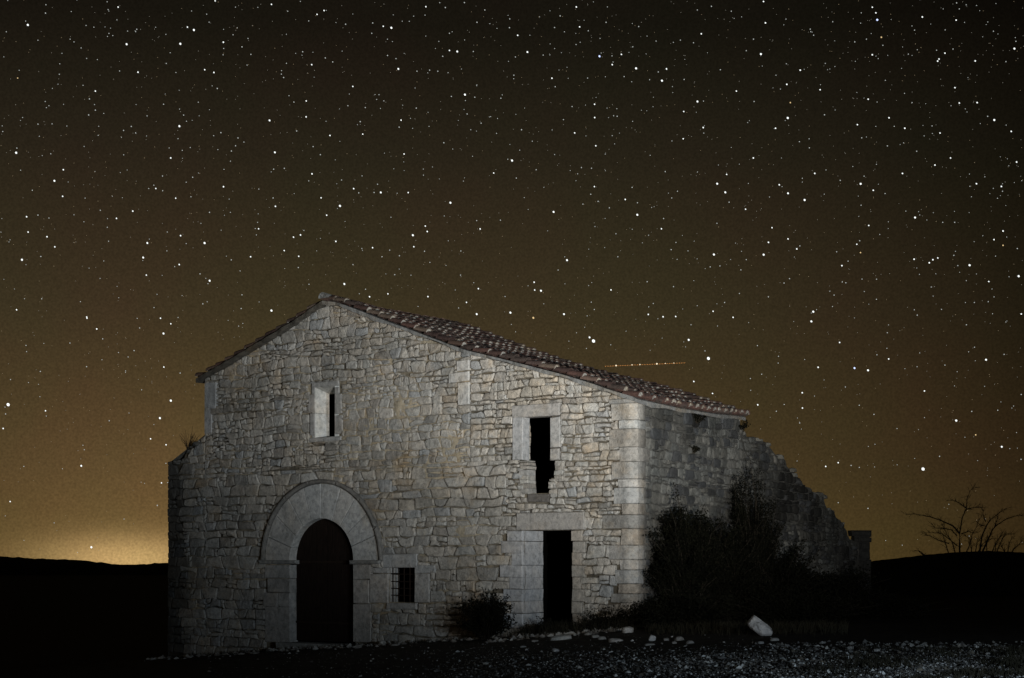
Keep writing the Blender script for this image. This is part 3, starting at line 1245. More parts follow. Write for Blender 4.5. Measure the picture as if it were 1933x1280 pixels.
def tile_geo(w0, w1, h, L, plug, tint, rnd, flip=False):
    """lower end at y=0 (wide), upper end at y=-L; arched over x"""
    n = 6
    vs, fs, cs = [], [], []
    th = .014
    for (y, w_, hh) in ((0, w0, h), (-L, w1, h * .85)):
        for r in (1, 0):
            for i in range(n + 1):
                a = math.pi * i / n
                rr = w_ / 2 - (0 if r else th)
                h_ = hh - (0 if r else th)
                vs.append((rr * math.cos(a), y, h_ * math.sin(a)))
    m = n + 1
    for i in range(n):
        fs.append((i, i + 1, 2 * m + i + 1, 2 * m + i))            # outer
        fs.append((m + i + 1, m + i, 3 * m + i, 3 * m + i + 1))    # inner
        fs.append((i + 1, i, m + i, m + i + 1))                    # lower rim
    cs = [tint] * len(vs)
    mi = [0] * len(fs)
    if plug:
        b = len(vs)
        yy = -.02
        vs.append((0, yy + .006, -.01))
        for i in range(n + 1):
            a = math.pi * i / n
            vs.append(((w0 / 2 - th) * math.cos(a), yy + rnd.uniform(-.012, .012), (h - th) * math.sin(a) * .98 - .006))
        for i in range(n):
            fs.append((b, b + i + 2, b + i + 1)); mi.append(1)
        cs += [(.27, .265, .245)] * (n + 2)
    if flip:
        vs = [(x, y, -z) for x, y, z in vs]
        fs = [tuple(reversed(f)) for f in fs]
    return vs, fs, cs, mi


RT = random.Random(3)
tile_tints = [(.082, .046, .038), (.064, .040, .035), (.105, .070, .056), (.058, .044, .039), (.12, .095, .078), (.074, .052, .046)]
tile_meshes = []
for k in range(10):
    vs, fs, cs, mi = tile_geo(.235 + RT.uniform(-.01, .01), .175, .105, TL, k % 10 not in (3, 7), jitter_tint(tile_tints[k % 6], RT, .15), RT)
    me = bpy.data.meshes.new('tile')
    me.from_pydata(vs, [], fs)
    me.materials.append(M_TILE); me.materials.append(M_MORT)
    me.polygons.foreach_set('material_index', mi)
    at = me.attributes.new('tint', 'FLOAT_COLOR', 'POINT')
    at.data.foreach_set('color', np.array([(*c, 1) for c in cs], dtype=np.float32).ravel())
    me.update()
    tile_meshes.append((me, vs, fs, cs, mi))

stuff_tiles = MB()
count = 0


def tile_frame(prof, s, t, sgn):
    """orientation on the slope; sgn +1 = right slope, -1 = left slope"""
    e = .15
    z0, z1 = deck_z(prof, s - e, t), deck_z(prof, s + e, t)
    dn = (U * (2 * e) * sgn + Vector((0, 0, (z1 - z0) * sgn))).normalized()
    x = -V * sgn
    zn = x.cross(dn).normalized()
    return x, dn, zn


def add_tile(me_i, pos, x, dn, zn, single):
    me, vs, fs, cs, mi = tile_meshes[me_i]
    rot = Matrix((x, dn, zn)).transposed()
    if single:
        o = bpy.data.objects.new('tile', me)
        attach(o, roof, pos, rot)
    else:
        b = len(stuff_tiles.v)
        stuff_tiles.v.extend(tuple(pos + rot @ Vector(v)) for v in vs)
        stuff_tiles.f.extend([tuple(b + i for i in f) for f in fs])
        stuff_tiles.c.extend(cs)
        stuff_tiles.mi.extend(mi)


PW = .27
PR = .36
tiles_list = []
for prof, sgn, send in ((deckR, 1, SCOR + OVR + .05), (deckL, -1, SL - OVL - .05)):
    length = abs(send - apex_s)
    rows = int(length / PR)
    ncol = int((TB + OVF) / PW)
    for c in range(ncol + 1):
        t = -OVF + .15 + c * PW
        for r in range(rows + 1):
            s = send - sgn * r * PR
            if sgn * (s - apex_s) < .22:
                continue
            t2 = t + RT.uniform(-.012, .012)
            s2 = s + RT.uniform(-.03, .03)
            x, dn, zn = tile_frame(prof, s2, t2, sgn)
            yaw = RT.uniform(-.05, .05)
            x2 = (x + dn * yaw).normalized(); dn2 = (dn - x * yaw).normalized()
            # tiles ride up over the one below
            dn3 = (dn2 + zn * RT.uniform(.10, .15)).normalized(); zn3 = x2.cross(dn3).normalized()
            pos = W3(s2, t2, deck_z(prof, s2, t2) + .075 + RT.uniform(-.006, .01))
            tiles_list.append((sgn, c, pos, x2, dn3, zn3))
tiles_list.sort(key=lambda q: (-q[0], q[1]))
for k, (sgn, c, pos, x, dn, zn) in enumerate(tiles_list):
    add_tile(RT.randrange(10), pos, x, dn, zn, k < 298)
# channel tiles between the covers, hollow side up
for prof, sgn, send in ((deckR, 1, SCOR + OVR + .09), (deckL, -1, SL - OVL - .09)):
    rows = int(abs(send - apex_s) / PR)
    ncol = int((TB + OVF) / PW)
    for c in range(ncol):
        t = -OVF + .15 + (c + .5) * PW
        for r in range(rows + 1):
            s = send - sgn * r * PR
            if sgn * (s - apex_s) < .2:
                continue
            x, dn, zn = tile_frame(prof, s, t, sgn)
            pos = W3(s, t, deck_z(prof, s, t) + .09)
            me, vs, fs, cs, mi = tile_meshes[RT.choice([0, 1, 3])]
            rot = Matrix((x, dn, zn)).transposed()
            ff = [f for f, m in zip(fs, mi) if m == 0]
            b = len(stuff_tiles.v)
            stuff_tiles.v.extend(tuple(pos + rot @ Vector((v[0], v[1], -v[2] * .8))) for v in vs)
            stuff_tiles.f.extend([tuple(b + i for i in reversed(f)) for f in ff])
            stuff_tiles.c.extend(cs)
            stuff_tiles.mi.extend([0] * len(ff))
tag(stuff_tiles.build('roof_tiles', [M_TILE, M_MORT], roof, WL[roof.name]), kind='stuff')
# ridge
t = -OVF
k = 0
while t < TB - .1:
    me, vs, fs, cs, mi = tile_meshes[k % 10]
    mb = MB()
    tt = (.16, .17, .175) if k == 0 else jitter_tint((.17, .12, .1), RT, .2)
    rot = Matrix((U, -V, Vector((0, 0, 1)))).transposed()
    rot = Matrix((U, -V, U.cross(-V))).transposed()
    base_z = deckR[0][1] + sag(apex_s, t) + .06
    p = W3(apex_s, t, base_z + .02)
    up = U.cross(-V)
    f2 = fs if up.z > 0 else [tuple(reversed(f)) for f in fs]
    vv = [p + U * v[0] * 1.25 - V * v[1] + Vector((0, 0, 1)) * v[2] * 1.25 for v in vs]
    mb.add(vv, f2, tt)
    mb.build('ridge_tile', M_TILE if k else M_DRESS, roof, p)
    t += .36
    k += 1

# ------------------------------------------------------------------ ruined garden wall running on behind the house
RW = random.Random(9)
ruin_px = [(1396, 800), (1405, 815), (1413, 826), (1425, 824), (1433, 832), (1446, 834), (1458, 846), (1463, 858), (1482, 868), (1488, 882), (1497, 888), (1500, 897), (1514, 905), (1522, 918), (1532, 921), (1536, 931), (1556, 936), (1560, 948), (1562, 960), (1578, 966), (1580, 977), (1588, 983), (1596, 996), (1601, 1003), (1606, 1019), (1618, 1023), (1624, 1025)]
PROFR = [sp(*q) for q in ruin_px]
T_R1 = t_px(1622)
ro = SIDE.w(T_END + .2, 0, 0)
ruin = empty('ruined_wall', Vector((ro.x, ro.y, ground_z(ro.x, ro.y))))
tag(ruin, 'crumbling rubble wall stepping down behind the right side of the farmhouse', 'ruined wall')
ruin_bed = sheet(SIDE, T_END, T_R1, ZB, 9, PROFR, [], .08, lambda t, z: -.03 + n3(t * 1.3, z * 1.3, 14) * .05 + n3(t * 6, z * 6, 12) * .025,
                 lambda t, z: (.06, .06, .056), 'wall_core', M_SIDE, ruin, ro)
mb = MB()     # top and back of the core
for (a, za), (b, zb) in zip(PROFR, PROFR[1:]):
    mb.add([SIDE.w(a, za, -.05), SIDE.w(b, zb, -.05), SIDE.w(b, zb, -.6), SIDE.w(a, za, -.6)], [(0, 1, 2, 3)], (.07, .07, .065))
    mb.add([SIDE.w(a, za, -.6), SIDE.w(b, zb, -.6), SIDE.w(b, ZB, -.6), SIDE.w(a, ZB, -.6)], [(0, 1, 2, 3)], (.07, .07, .065))
mb.build('wall_back', M_SIDE, ruin, ro)
cand = []
lay(courses(T_END, T_R1, ZB, 9, (.13, .26), (.18, .42), RS, .04, .25, 12), SIDE, PROFR, [], lambda a, b, r: r.uniform(-.02, .05), side_tint, ruin, M_SIDE, pxs, RS, cut=.3, smin=T_END - .02, smax=T_R1)
cand.sort(key=lambda c: -c[0])
rest = MB()
for k, (a, plane, p, d, tint, parent, mat, bev) in enumerate(cand):
    vs, fs, (cx, cz) = stone_geo(p, plane, d, .1, R, .025)
    tint = tuple(c * .9 for c in tint)
    if k < 240:
        mb = MB(); mb.add(vs, fs, tint); mb.build('stone', mat, ruin, plane.w(cx, cz, 0))
    else:
        rest.add(vs, fs, tint)
if rest.v:
    tag(rest.build('small_stones', M_SIDE, ruin, ro), kind='stuff')


def rock_geo(c, r, rnd, sub=1, ax=(1, 1, .7), rotm=None):
    import bmesh
    bm = bmesh.new()
    bmesh.ops.create_icosphere(bm, subdivisions=sub, radius=1)
    o = rnd.uniform(0, 100)
    vs = []
    for v in bm.verts:
        k = 1 + .38 * noise.noise(Vector((v.co.x * .9 + o, v.co.y * .9, v.co.z * .9))) + .16 * noise.noise(Vector((v.co.x * 2.4, v.co.y * 2.4 + o, v.co.z * 2.4)))
        # planar facets
        p = v.co * k
        p = Vector((max(-.82, min(.82, p.x)), max(-.8, min(.85, p.y)), max(-.8, min(.78, p.z))))
        p = Vector((p.x * ax[0], p.y * ax[1], p.z * ax[2])) * r
        if rotm:
            p = rotm @ p
        vs.append(Vector(c) + p)
    fs = [tuple(q.index for q in f.verts) for f in bm.faces]
    bm.free()
    return vs, fs


# loose stones crowning the broken edge
for (a, za), (b, zb) in zip(PROFR[1:], PROFR[2:]):
    n = max(1, int(math.hypot(b - a, zb - za) / .22))
    for i in range(n):
        f = (i + RW.random()) / n
        c = SIDE.w(a + (b - a) * f, za + (zb - za) * f, -RW.uniform(.0, .45))
        mb = MB(); mb.add(*rock_geo(c, RW.uniform(.10, .19), RW, 1, (1, 1, .6), Matrix.Rotation(RW.uniform(0, 3), 3, 'Z')), jitter_tint((.11, .11, .10), RW, .2))
        mb.build('coping_stone', M_SIDE, ruin, c)

for k in range(16):
    a = SLL + (SL - SLL) * (k + .5) / 16
    c = FRONT.w(a, lerp_prof(STUB, a) + RW.uniform(-.06, .03), -RW.uniform(.02, .5))
    mb = MB(); mb.add(*rock_geo(c, RW.uniform(.09, .17), RW, 1, (1, 1, .6), Matrix.Rotation(RW.uniform(0, 3), 3, 'Z')), jitter_tint((.09, .09, .085), RW, .2))
    mb.build('coping_stone', M_STONE, front, c)

# pillar at its end
pt, pz = sp(1637, 1000)
pc = SIDE.w(pt, 0, -.2)
pil = empty('stone_pillar', Vector((pc.x, pc.y, ground_z(pc.x, pc.y))))
tag(pil, 'squat stone pillar with flat cap stone at the far end of the ruined wall', 'pillar')
PP = Plane(pc, Vector((1, 0, 0)), Vector((0, -1, 0)))
half = 16.0 * pc.y / F
mb = MB(); mb.add(*box_geo(PP, -half * .9, half * .9, ZB, pz - .1, half * .8, half * .8, .01), (.02, .02, .02)); mb.build('core', M_SIDE, pil, PP.w(0, ZB, 0))
z = ZB
while z < pz - .22:
    h = min(RW.uniform(.2, .3), pz - .2 - z)
    e = RW.uniform(-.03, .03)
    cx = RW.uniform(-.1, .1)
    for (a, b) in ((-half + e, cx - .01), (cx + .01, half + e)):
        vs, fs = box_geo(PP, a, b, z + .006, z + h - .006, half, half, .035, RW, .015)
        mb = MB(); mb.add(vs, fs, jitter_tint((.02, .02, .019), RW, .15)); mb.build('block', M_SIDE, pil, PP.w((a + b) / 2, z, 0))
    z += h
vs, fs = box_geo(PP, -half * 1.22, half * 1.12, pz - .19, pz, half * 1.15, half * 1.15, .05, RW, .02)
mb = MB(); mb.add(vs, fs, (.02, .02, .019)); mb.build('cap_stone', M_SIDE, pil, PP.w(0, pz - .1, 0))


# ------------------------------------------------------------------ rocks and rubble
def rock(px, py, wpx, hpx, label, rot=0.0, tilt=0.0, tint=(.19, .19, .185), sub=2, lift=.12):
    g = ground_pt(px, py + hpx * .4)
    sc = g.y / F
    r = wpx * .62 * sc
    ax = (1, .8, max(.35, hpx / wpx * 1.05))
    rm = Matrix.Rotation(tilt, 3, 'Y') @ Matrix.Rotation(rot, 3, 'Z')
    c = Vector((g.x, g.y, g.z + r * ax[2] * lift))
    mb = MB(); mb.add(*rock_geo(c, r, R, sub, ax, rm), jitter_tint(tint, R, .1))
    o = mb.build('rock', M_ROCK, None, Vector((g.x, g.y, g.z)))
    tag(o, label, 'rock', 'rocks lying around the farmhouse')


rock(1435, 1190, 46, 24, 'large pale boulder tilted down to the right, in front of the dark thicket', 0, .66, (.33, .33, .335), 3, .95)
rock(1462, 1206, 17, 10, 'small rock touching the lower right foot of the large tilted boulder')
rock(1436, 1212, 12, 7, 'small rock just below the large tilted boulder')
rock(1185, 1189, 20, 13, 'rounded white rock alone at the foot of the corner quoins', .4, 0, (.33, .33, .33), 2, .5)
rock(993, 1182, 38, 9, 'long flat stone at the base of the bluish door reveal', 0, 0, (.3, .3, .3))
rock(1047, 1174, 15, 9, 'small stone inside the dark side doorway', .7)
rock(1037, 1196, 24, 9, 'flat stone just outside the side doorway, left of the longer slab', .2, -.15)
rock(1058, 1202, 40, 11, 'long pale slab lying in front of the side doorway', .1, -.2, (.27, .27, .26))
rock(1110, 1195, 15, 9, 'leftmost of the three rocks in a row right of the side doorway', .9)
rock(1124, 1200, 15, 9, 'middle of the three rocks in a row right of the side doorway', .2)
rock(1136, 1203, 15, 9, 'rightmost of the three rocks in a row right of the side doorway', .5)
rock(1163, 1207, 26, 10, 'broad flat rock below the rounded white rock', .5, .1, (.28, .28, .28))
rock(1231, 1205, 13, 12, 'pointed little rock standing on a flat one below the corner', .2, .3, (.3, .3, .3), 2, .6)
rock(1226, 1216, 21, 6, 'thin flat rock under the pointed little rock')
rock(1258, 1206, 13, 8, 'dim rock between the pointed rock and the pale round one', 1.2)
rock(1282, 1204, 17, 12, 'pale rounded rock right of the pointed one, at the edge of the thicket', .3)
rock(1303, 1211, 16, 9, 'rightmost of the dim rocks at the foot of the thicket', .6)
rock(1273, 1212, 9, 7, 'tiny rock in front of the pale rounded one')
rock(1256, 1181, 14, 10, 'dim rock lying among grass behind the others, right of the corner', .1, 0, (.25, .26, .28))
rock(1010, 1209, 13, 6, 'small flat stone on bare soil below the door reveal')
rock(988, 1220, 12, 5, 'little flat stone on bare soil left of the slab', 0, 0, (.3, .3, .29))
rock(1049, 1226, 13, 9, 'angular little stone on dark soil below the long slab', .8, .2, (.3, .3, .3))
rock(910, 1204, 30, 5, 'thin slab of bedrock below the dark round bush', 0, -.22)
rock(745, 1216, 16, 6, 'stone lying against the wall below the barred window', .3)
rock(722, 1212, 14, 14, 'upright stone leaning on the wall beside the arched door', .5, .1, (.3, .3, .29))
rock(1604, 1222, 12, 10, 'dim rock at the left end of the gravel edge, by the dark slope', .5)
rock(1888, 1222, 26, 11, 'low dark rock on the gravel edge near the right border', .3, 0, (.22, .22, .22))
rock(1864, 1233, 9, 7, 'round pebble-like rock below the low dark rock at right', .3)
rock(1776, 1221, 18, 5, 'thin flat rock in the middle of the gravel edge', .3, 0, (.24, .24, .24))
rock(1655, 1226, 12, 9, 'small rock on the gravel edge right of the pillar', .9, 0, (.26, .26, .26))


def scatter(name, n, sampler, size, tints, kind='stuff', cat=None, label=None, mat=M_ROCK, flat=.6):
    rs = np.random.RandomState(5)
    base = np.array([(1, 0, 0), (-1, 0, 0), (0, 1, 0), (0, -1, 0), (0, 0, 1), (0, 0, -1)], dtype=float)
    tri = [(0, 2, 4), (2, 1, 4), (1, 3, 4), (3, 0, 4), (2, 0, 5), (1, 2, 5), (3, 1, 5), (0, 3, 5)]
    V_, F_, C_ = [], [], []
    for i in range(n):
        x, y = sampler()
        z = ground_z(x, y)
        r = size(x, y)
        a = R.uniform(0, 6.28)
        ca, sa = math.cos(a), math.sin(a)
        ex, ey, ez = r * R.uniform(.7, 1.4), r * R.uniform(.5, 1), r * R.uniform(.35, .8) * flat / .6
        b = len(V_)
        for (px, py, pz_) in base:
            qx, qy = px * ex + R.uniform(-.3, .3) * r, py * ey + R.uniform(-.3, .3) * r
            V_.append((x + qx * ca - qy * sa, y + qx * sa + qy * ca, z + ez * .4 + pz_ * ez))
        F_.extend([(b + p, b + q, b + s) for p, q, s in tri])
        t = jitter_tint(R.choice(tints), R, .25)
        C_.extend([t] * 6)
    mb = MB(); mb.v, mb.f, mb.c, mb.mi = V_, F_, C_, [0] * len(F_)
    o = mb.build(name, mat)
    tag(o, label, cat, kind=kind)
    return o


def gravel_xy():
    while True:
        px = R.uniform(380, 2000); py = R.uniform(1196, 1310)
        den = max(0, min(1, (py - 1212) / 40)) * max(0.10, min(1, (px - 600) / 700))
        den = den * (.6 + .8 * n3(px * .006, py * .03, 6)) + .02
        if px > 1500: den *= 1 if py > 1218 else 0
        if R.random() > den:
            continue
        g = ground_pt(px, py)
        x, y = g.x, g.y
        if (Vector((x, y, 0)) - P0).dot(-V) < .1:
            continue
        return x, y


scatter('gravel', 24000, gravel_xy, lambda x, y: .007 + .017 * R.random() ** 3 + (.022 if R.random() < .03 else 0),
        [(.14, .145, .145), (.09, .09, .09), (.40, .41, .41), (.05, .048, .045), (.09, .08, .065), (.07, .07, .07)], cat='gravel', label='loose pale gravel spread over the track in the foreground')


def rubble_xy():
    if R.random() < .62:
        s, o = R.uniform(s_px(1000), SCOR + .4), abs(R.gauss(.1, .8)) + .15
        p = P0 + U * s - V * o
    else:
        s, o = R.uniform(SLL, s_px(1000)), abs(R.gauss(.1, .5)) + .1
        p = P0 + U * s - V * o
    return p.x, p.y


scatter('rubble', 700, rubble_xy, lambda x, y: .03 + .07 * R.random() ** 2, [(.28, .28, .27), (.18, .17, .16), (.35, .35, .34)], cat='rubble', label='broken stones fallen at the foot of the farmhouse wall')


def edge_xy():
    px = R.uniform(1440, 1990); py = 1213 + abs(R.gauss(0, 9)) + 7 * n3(px * .02, 1)
    g = ground_pt(px, py)
    return g.x, g.y


scatter('track_edge_rubble', 320, edge_xy, lambda x, y: .014 + .05 * R.random() ** 4, [(.16, .16, .155), (.1, .1, .1), (.22, .22, .21)], cat='rubble', label='dim rubble along the far edge of the gravel on the right')


# ------------------------------------------------------------------ plants
def leaf_quad(mb, c, d, l, wd, rnd):
    d = d.normalized()
    s = d.cross(Vector((rnd.uniform(-1, 1), rnd.uniform(-1, 1), rnd.uniform(-1, 1))))
    if s.length < .05:
        s = Vector((1, 0, 0))
    s.normalize()
    mb.add([c, c + d * l * .5 + s * wd, c + d * l, c + d * l * .5 - s * wd], [(0, 1, 2, 3)])


def grow_bush(base, h, spread, nst, nlf, rnd, leaf=.05, up=1.0, wid=.35, lean=(0, 0)):
    st, lf = MB(), MB()
    base = Vector(base)
    for i in range(nst):
        a = rnd.uniform(0, 6.283)
        r0 = rnd.uniform(0, .25) * spread
        p = base + Vector((math.cos(a) * r0, math.sin(a) * r0, -.05))
        a += rnd.uniform(-.5, .5)
        k = rnd.random()
        out = Vector((math.cos(a), math.sin(a), 0)) * spread * (.25 + .8 * k) + Vector((lean[0], lean[1], 0))
        L = h * rnd.uniform(.5, 1.0) * (1.05 - .45 * k * k)
        shoot = rnd.random() < .14
        if shoot:
            L *= rnd.uniform(1.1, 1.3); out = out * rnd.uniform(1.0, 1.25)
        pts = [p]
        for q in range(1, 6):
            f = q / 5
            pts.append(p + out * f ** 1.2 + Vector((0, 0, L * f ** (.8 / up))) + Vector((rnd.gauss(0, .03), rnd.gauss(0, .03), rnd.gauss(0, .02))) * h * .6)
        tube(st, pts, .012 * max(.6, h * .6), .003, 4)
        for j in range(int(nlf * (.35 if shoot else 1))):
            f = rnd.uniform(.18, 1) ** .8 * 5
            q = min(4, int(f)); ff = f - q
            c = pts[q].lerp(pts[q + 1], ff)
            c = c + Vector((rnd.gauss(0, 1), rnd.gauss(0, 1), rnd.gauss(0, .8))) * spread * .075
            d = Vector((rnd.gauss(0, 1), rnd.gauss(0, 1), rnd.gauss(.5, .8)))
            leaf_quad(lf, c, d, leaf * rnd.uniform(.6, 1.5), leaf * wid, rnd)
    return st, lf


def bush(name, base, h, spread, nst, nlf, seed, label, cat='shrub', group=None, **kw):
    rnd = random.Random(seed)
    st, lf = grow_bush(base, h, spread, nst, nlf, rnd, **kw)
    root = empty(name, base)
    tag(root, label, cat, group)
    st.build('stems', M_TWIG, root, base)
    if lf.v:
        lf.build('foliage', M_LEAF, root, base)
    return root


def fbase(px, out, dz=0):
    p = P0 + U * s_px(px) - V * out
    return Vector((p.x, p.y, ground_z(p.x, p.y) + dz))


bush('shrub', fbase(957, .75), 1.08, .58, 90, 85, 2, 'dark rounded shrub growing against the front wall left of the side doorway', leaf=.05)
bush('small_shrub', fbase(1048, .35), .45, .3, 26, 28, 3, 'small scrubby plant on the threshold of the dark side doorway', leaf=.035)
bush('small_shrub', fbase(1020, .45), .42, .12, 12, 14, 33, 'thin sprig standing against the bluish door reveal', leaf=.03)
bush('small_shrub', fbase(1172, .55), .55, .55, 40, 36, 4, 'low dark brush in front of the corner quoins, left of the white rock', leaf=.04)
bush('small_shrub', fbase(1225, .5), .6, .5, 36, 40, 14, 'low dark brush at the foot of the corner, right of the white rock', leaf=.04)


def sbase(px, out):
    p = C0 + V * t_px(px) + U * out
    return Vector((p.x, p.y, ground_z(p.x, p.y)))


def wbase(px, out):
    k = (px - CX) / F
    t = (k * (C0.y - SA * out) - C0.x - CA * out) / (SA - CA * k)
    p = C0 + V * t + U * out
    return Vector((p.x, p.y, ground_z(p.x, p.y)))


bush('thicket', wbase(1296, .8), 2.45, .72, 150, 330, 5, 'dense black thicket pressed against the side wall beside the corner', 'thicket', leaf=.048, up=1.6)
bush('thicket', wbase(1360, .9), 2.3, .8, 110, 280, 55, 'black thicket in the middle of the overgrowth along the side wall', 'thicket', leaf=.048, up=1.5)
bush('juniper', wbase(1425, .8), 3.35, .62, 70, 200, 6, 'tall ragged evergreen rising above the thicket by the ruined wall', 'shrub', leaf=.07, up=1.1, wid=.16)
bush('thicket', wbase(1470, 1.2), 1.7, 1.1, 110, 190, 7, 'low dark overgrowth below the crumbling wall', 'thicket', leaf=.055, up=1.3)
bush('thicket', wbase(1560, 1.2), 1.1, 1.5, 100, 150, 8, 'low dark overgrowth in front of the stone pillar', 'thicket', leaf=.055, up=1.3)
bush('thicket', wbase(1300, 1.9), .75, .9, 120, 130, 9, 'knee high dark scrub in front of the tall thicket, left of the boulder', 'thicket', leaf=.05)
bush('thicket', wbase(1500, 2.6), .6, 1.4, 120, 120, 10, 'knee high dark scrub right behind the large tilted boulder', 'thicket', leaf=.05)
bush('thicket', wbase(1640, 3.0), .5, 1.6, 100, 100, 12, 'low scrub on the dark slope below the pillar', 'thicket', leaf=.05)
# small growth on the masonry
pw = FRONT.w(s_px(354), z_f(s_px(354), 845), -.05)
bush('wall_plant', pw, .55, .26, 30, 0, 13, 'leafless twiggy plant sprouting from the broken left wall top', 'plant')
for i, (px, py, hh, lab) in enumerate([(1313, 795, .3, 'dark plant rooted in the side wall under the eaves'), (1399, 812, .28, 'tuft growing on the broken wall top next to the roof end'),
                                       (1306, 852, .2, 'small black sprig on the side wall below the rooted plant')]):
    t, z = sp(px, py)
    bush('wall_plant', SIDE.w(t, z, .02), hh, .2, 16, 16, 20 + i, lab, 'plant', leaf=.045)


def grass(name, n, sampler, hgt, label):
    mb = MB()
    for i in range(n):
        x, y, hh = sampler()
        z = ground_z(x, y)
        h = hgt * R.uniform(.4, 1.2) * hh
        dx, dy = R.gauss(0, .3) * h, R.gauss(0, .3) * h
        w_ = R.uniform(.003, .006)
        mb.add([(x - w_, y, z - .01), (x + w_, y, z - .01), (x + dx * .4 + w_ * .7, y + dy * .4, z + h * .6), (x + dx, y + dy, z + h), (x + dx * .4 - w_ * .7, y + dy * .4, z + h * .6)], [(0, 1, 2, 3, 4)])
    tag(mb.build(name, M_GRASS), label, 'grass', kind='stuff')


def g1():
    s = R.uniform(s_px(1010), SCOR + 1.5)
    p = P0 + U * s - V * (.15 + abs(R.gauss(0, .5)))
    return p.x, p.y, 1


def g2():
    for _ in range(20):
        g = ground_pt(1500 + 480 * R.random() ** .6, R.uniform(1224, 1285))
        q = n3(g.x * 1.3, g.y * 1.3, 4)
        if R.random() < .15 + 2 * q:
            break
    return g.x, g.y, .6 + .9 * max(0, q)


def g3():
    g = ground_pt(R.uniform(1220, 1600), 1189 + abs(R.gauss(0, 4)))
    return g.x, g.y, 1


def g4():
    s = R.uniform(SLL, s_px(1000))
    p = P0 + U * s - V * (.1 + abs(R.gauss(0, .35)))
    return p.x, p.y, .6


grass('wall_foot_grass', 1800, g1, .28, 'dry grass along the foot of the wall near the corner')
grass('track_grass', 2600, g2, .09, 'thin grass growing through the gravel at the right')
grass('scrub_grass', 2200, g3, .2, 'dry grass in front of the dark thicket')
grass('left_wall_grass', 900, g4, .14, 'sparse grass along the wall below the arched door')

# bare shrub on the right skyline
DT = 75.0
lines = [[(880, 1150), (880, 1000), (885, 850), (925, 620), (990, 480), (1005, 330), (1060, 200), (1160, 150)],
         [(885, 850), (820, 740), (650, 650), (500, 590), (320, 550), (200, 560)], [(975, 480), (900, 400), (850, 355), (760, 345)],
         [(990, 490), (1100, 465), (1250, 470)], [(860, 1040), (740, 960), (600, 870), (500, 850), (270, 850)],
         [(740, 1010), (600, 960), (480, 890), (380, 850)], [(860, 890), (760, 800), (640, 780), (500, 780), (420, 710)],
         [(800, 1150), (760, 1000), (670, 880), (630, 780), (590, 720)], [(710, 1160), (660, 980), (640, 850)],
         [(1070, 1150), (1050, 1000), (1060, 880), (1120, 760), (1160, 620)],
         [(1190, 1130), (1200, 900), (1250, 740), (1280, 660), (1400, 550), (1460, 500)],
         [(1250, 1140), (1330, 960), (1400, 800), (1450, 740), (1600, 640), (1750, 590), (1850, 590)],
         [(1420, 760), (1440, 680), (1470, 600)], [(1380, 1140), (1440, 980), (1500, 900), (1530, 840)],
         [(1480, 1140), (1600, 920), (1680, 860), (1860, 860)], [(1640, 1140), (1680, 1000), (1750, 900)],
         [(1180, 1130), (1230, 1010), (1340, 940)], [(900, 860), (1000, 830), (1080, 850)],
         [(1600, 1140), (1560, 1060), (1540, 1010)], [(1240, 740), (1170, 740), (1130, 760)], [(1280, 680), (1240, 560), (1240, 500)],
         [(960, 1150), (1010, 1040), (1000, 940), (930, 880)], [(1110, 1140), (1130, 1000), (1180, 930)], [(1320, 1150), (1300, 1020), (1290, 930), (1330, 880)],
         [(1430, 1140), (1420, 1040), (1440, 940)], [(1700, 1150), (1730, 1080), (1800, 1010), (1840, 930)]]


def shrub_from_lines(name, ls, label, seed, twigs=8):
    rnd = random.Random(seed)
    px0 = 1700 + ls[0][0][0] / 8.0
    b = Vector(((px0 - CX) / F * DT, DT, EYE + (HY - 1043) * DT / F))
    root = empty(name, b); tag(root, label, 'shrub')
    st, tw = MB(), MB()
    for ln in ls:
        pts = []
        y = rnd.uniform(-.3, .3); yd = rnd.uniform(-.35, .35)
        for i, (zx, zy) in enumerate(ln):
            D = DT + y + yd * i
            pts.append(Vector(((1700 + zx / 8.0 - CX) / F * DT, D, EYE + (HY - (900 + zy / 8.0)) * DT / F)))
        long_ = len(ln) > 5
        tube(st, pts, .048 if long_ else .030, .005, 5)
        for i in range(len(pts) - 1):
            for _ in range(twigs):
                c = pts[i].lerp(pts[i + 1], rnd.random())
                d = (pts[i + 1] - pts[i]).normalized()
                dv = (d + Vector((rnd.gauss(0, .7), rnd.gauss(0, .7), rnd.gauss(.25, .5)))).normalized()
                L = rnd.uniform(.12, .42)
                e = c + dv * L
                tube(tw, [c, c + dv * L * .5 + Vector((rnd.gauss(0, .02), 0, rnd.gauss(0, .02))), e], .010, .004, 3)
                if rnd.random() < .6:
                    f_ = c + dv * L * .6
                    tube(tw, [f_, f_ + (dv + Vector((rnd.gauss(0, .6), rnd.gauss(0, .6), rnd.gauss(.2, .4)))).normalized() * L * .6], .007, .003, 3)
    st.build('branches', M_TWIG, root, b)
    tag(tw.build('twigs', M_TWIG, root, b), kind='stuff')


shrub_from_lines('bare_shrub', lines, 'leafless many stemmed shrub silhouetted on the right hill', 3)
bl = [[(340, 1180), (270, 1130), (140, 1110)], [(350, 1180), (300, 1120), (250, 1115)], [(360, 1190), (380, 1150)]]
shrub_from_lines('bare_sprig', bl, 'tiny bare sprig on the hill skyline left of the bare shrub', 4, 1)

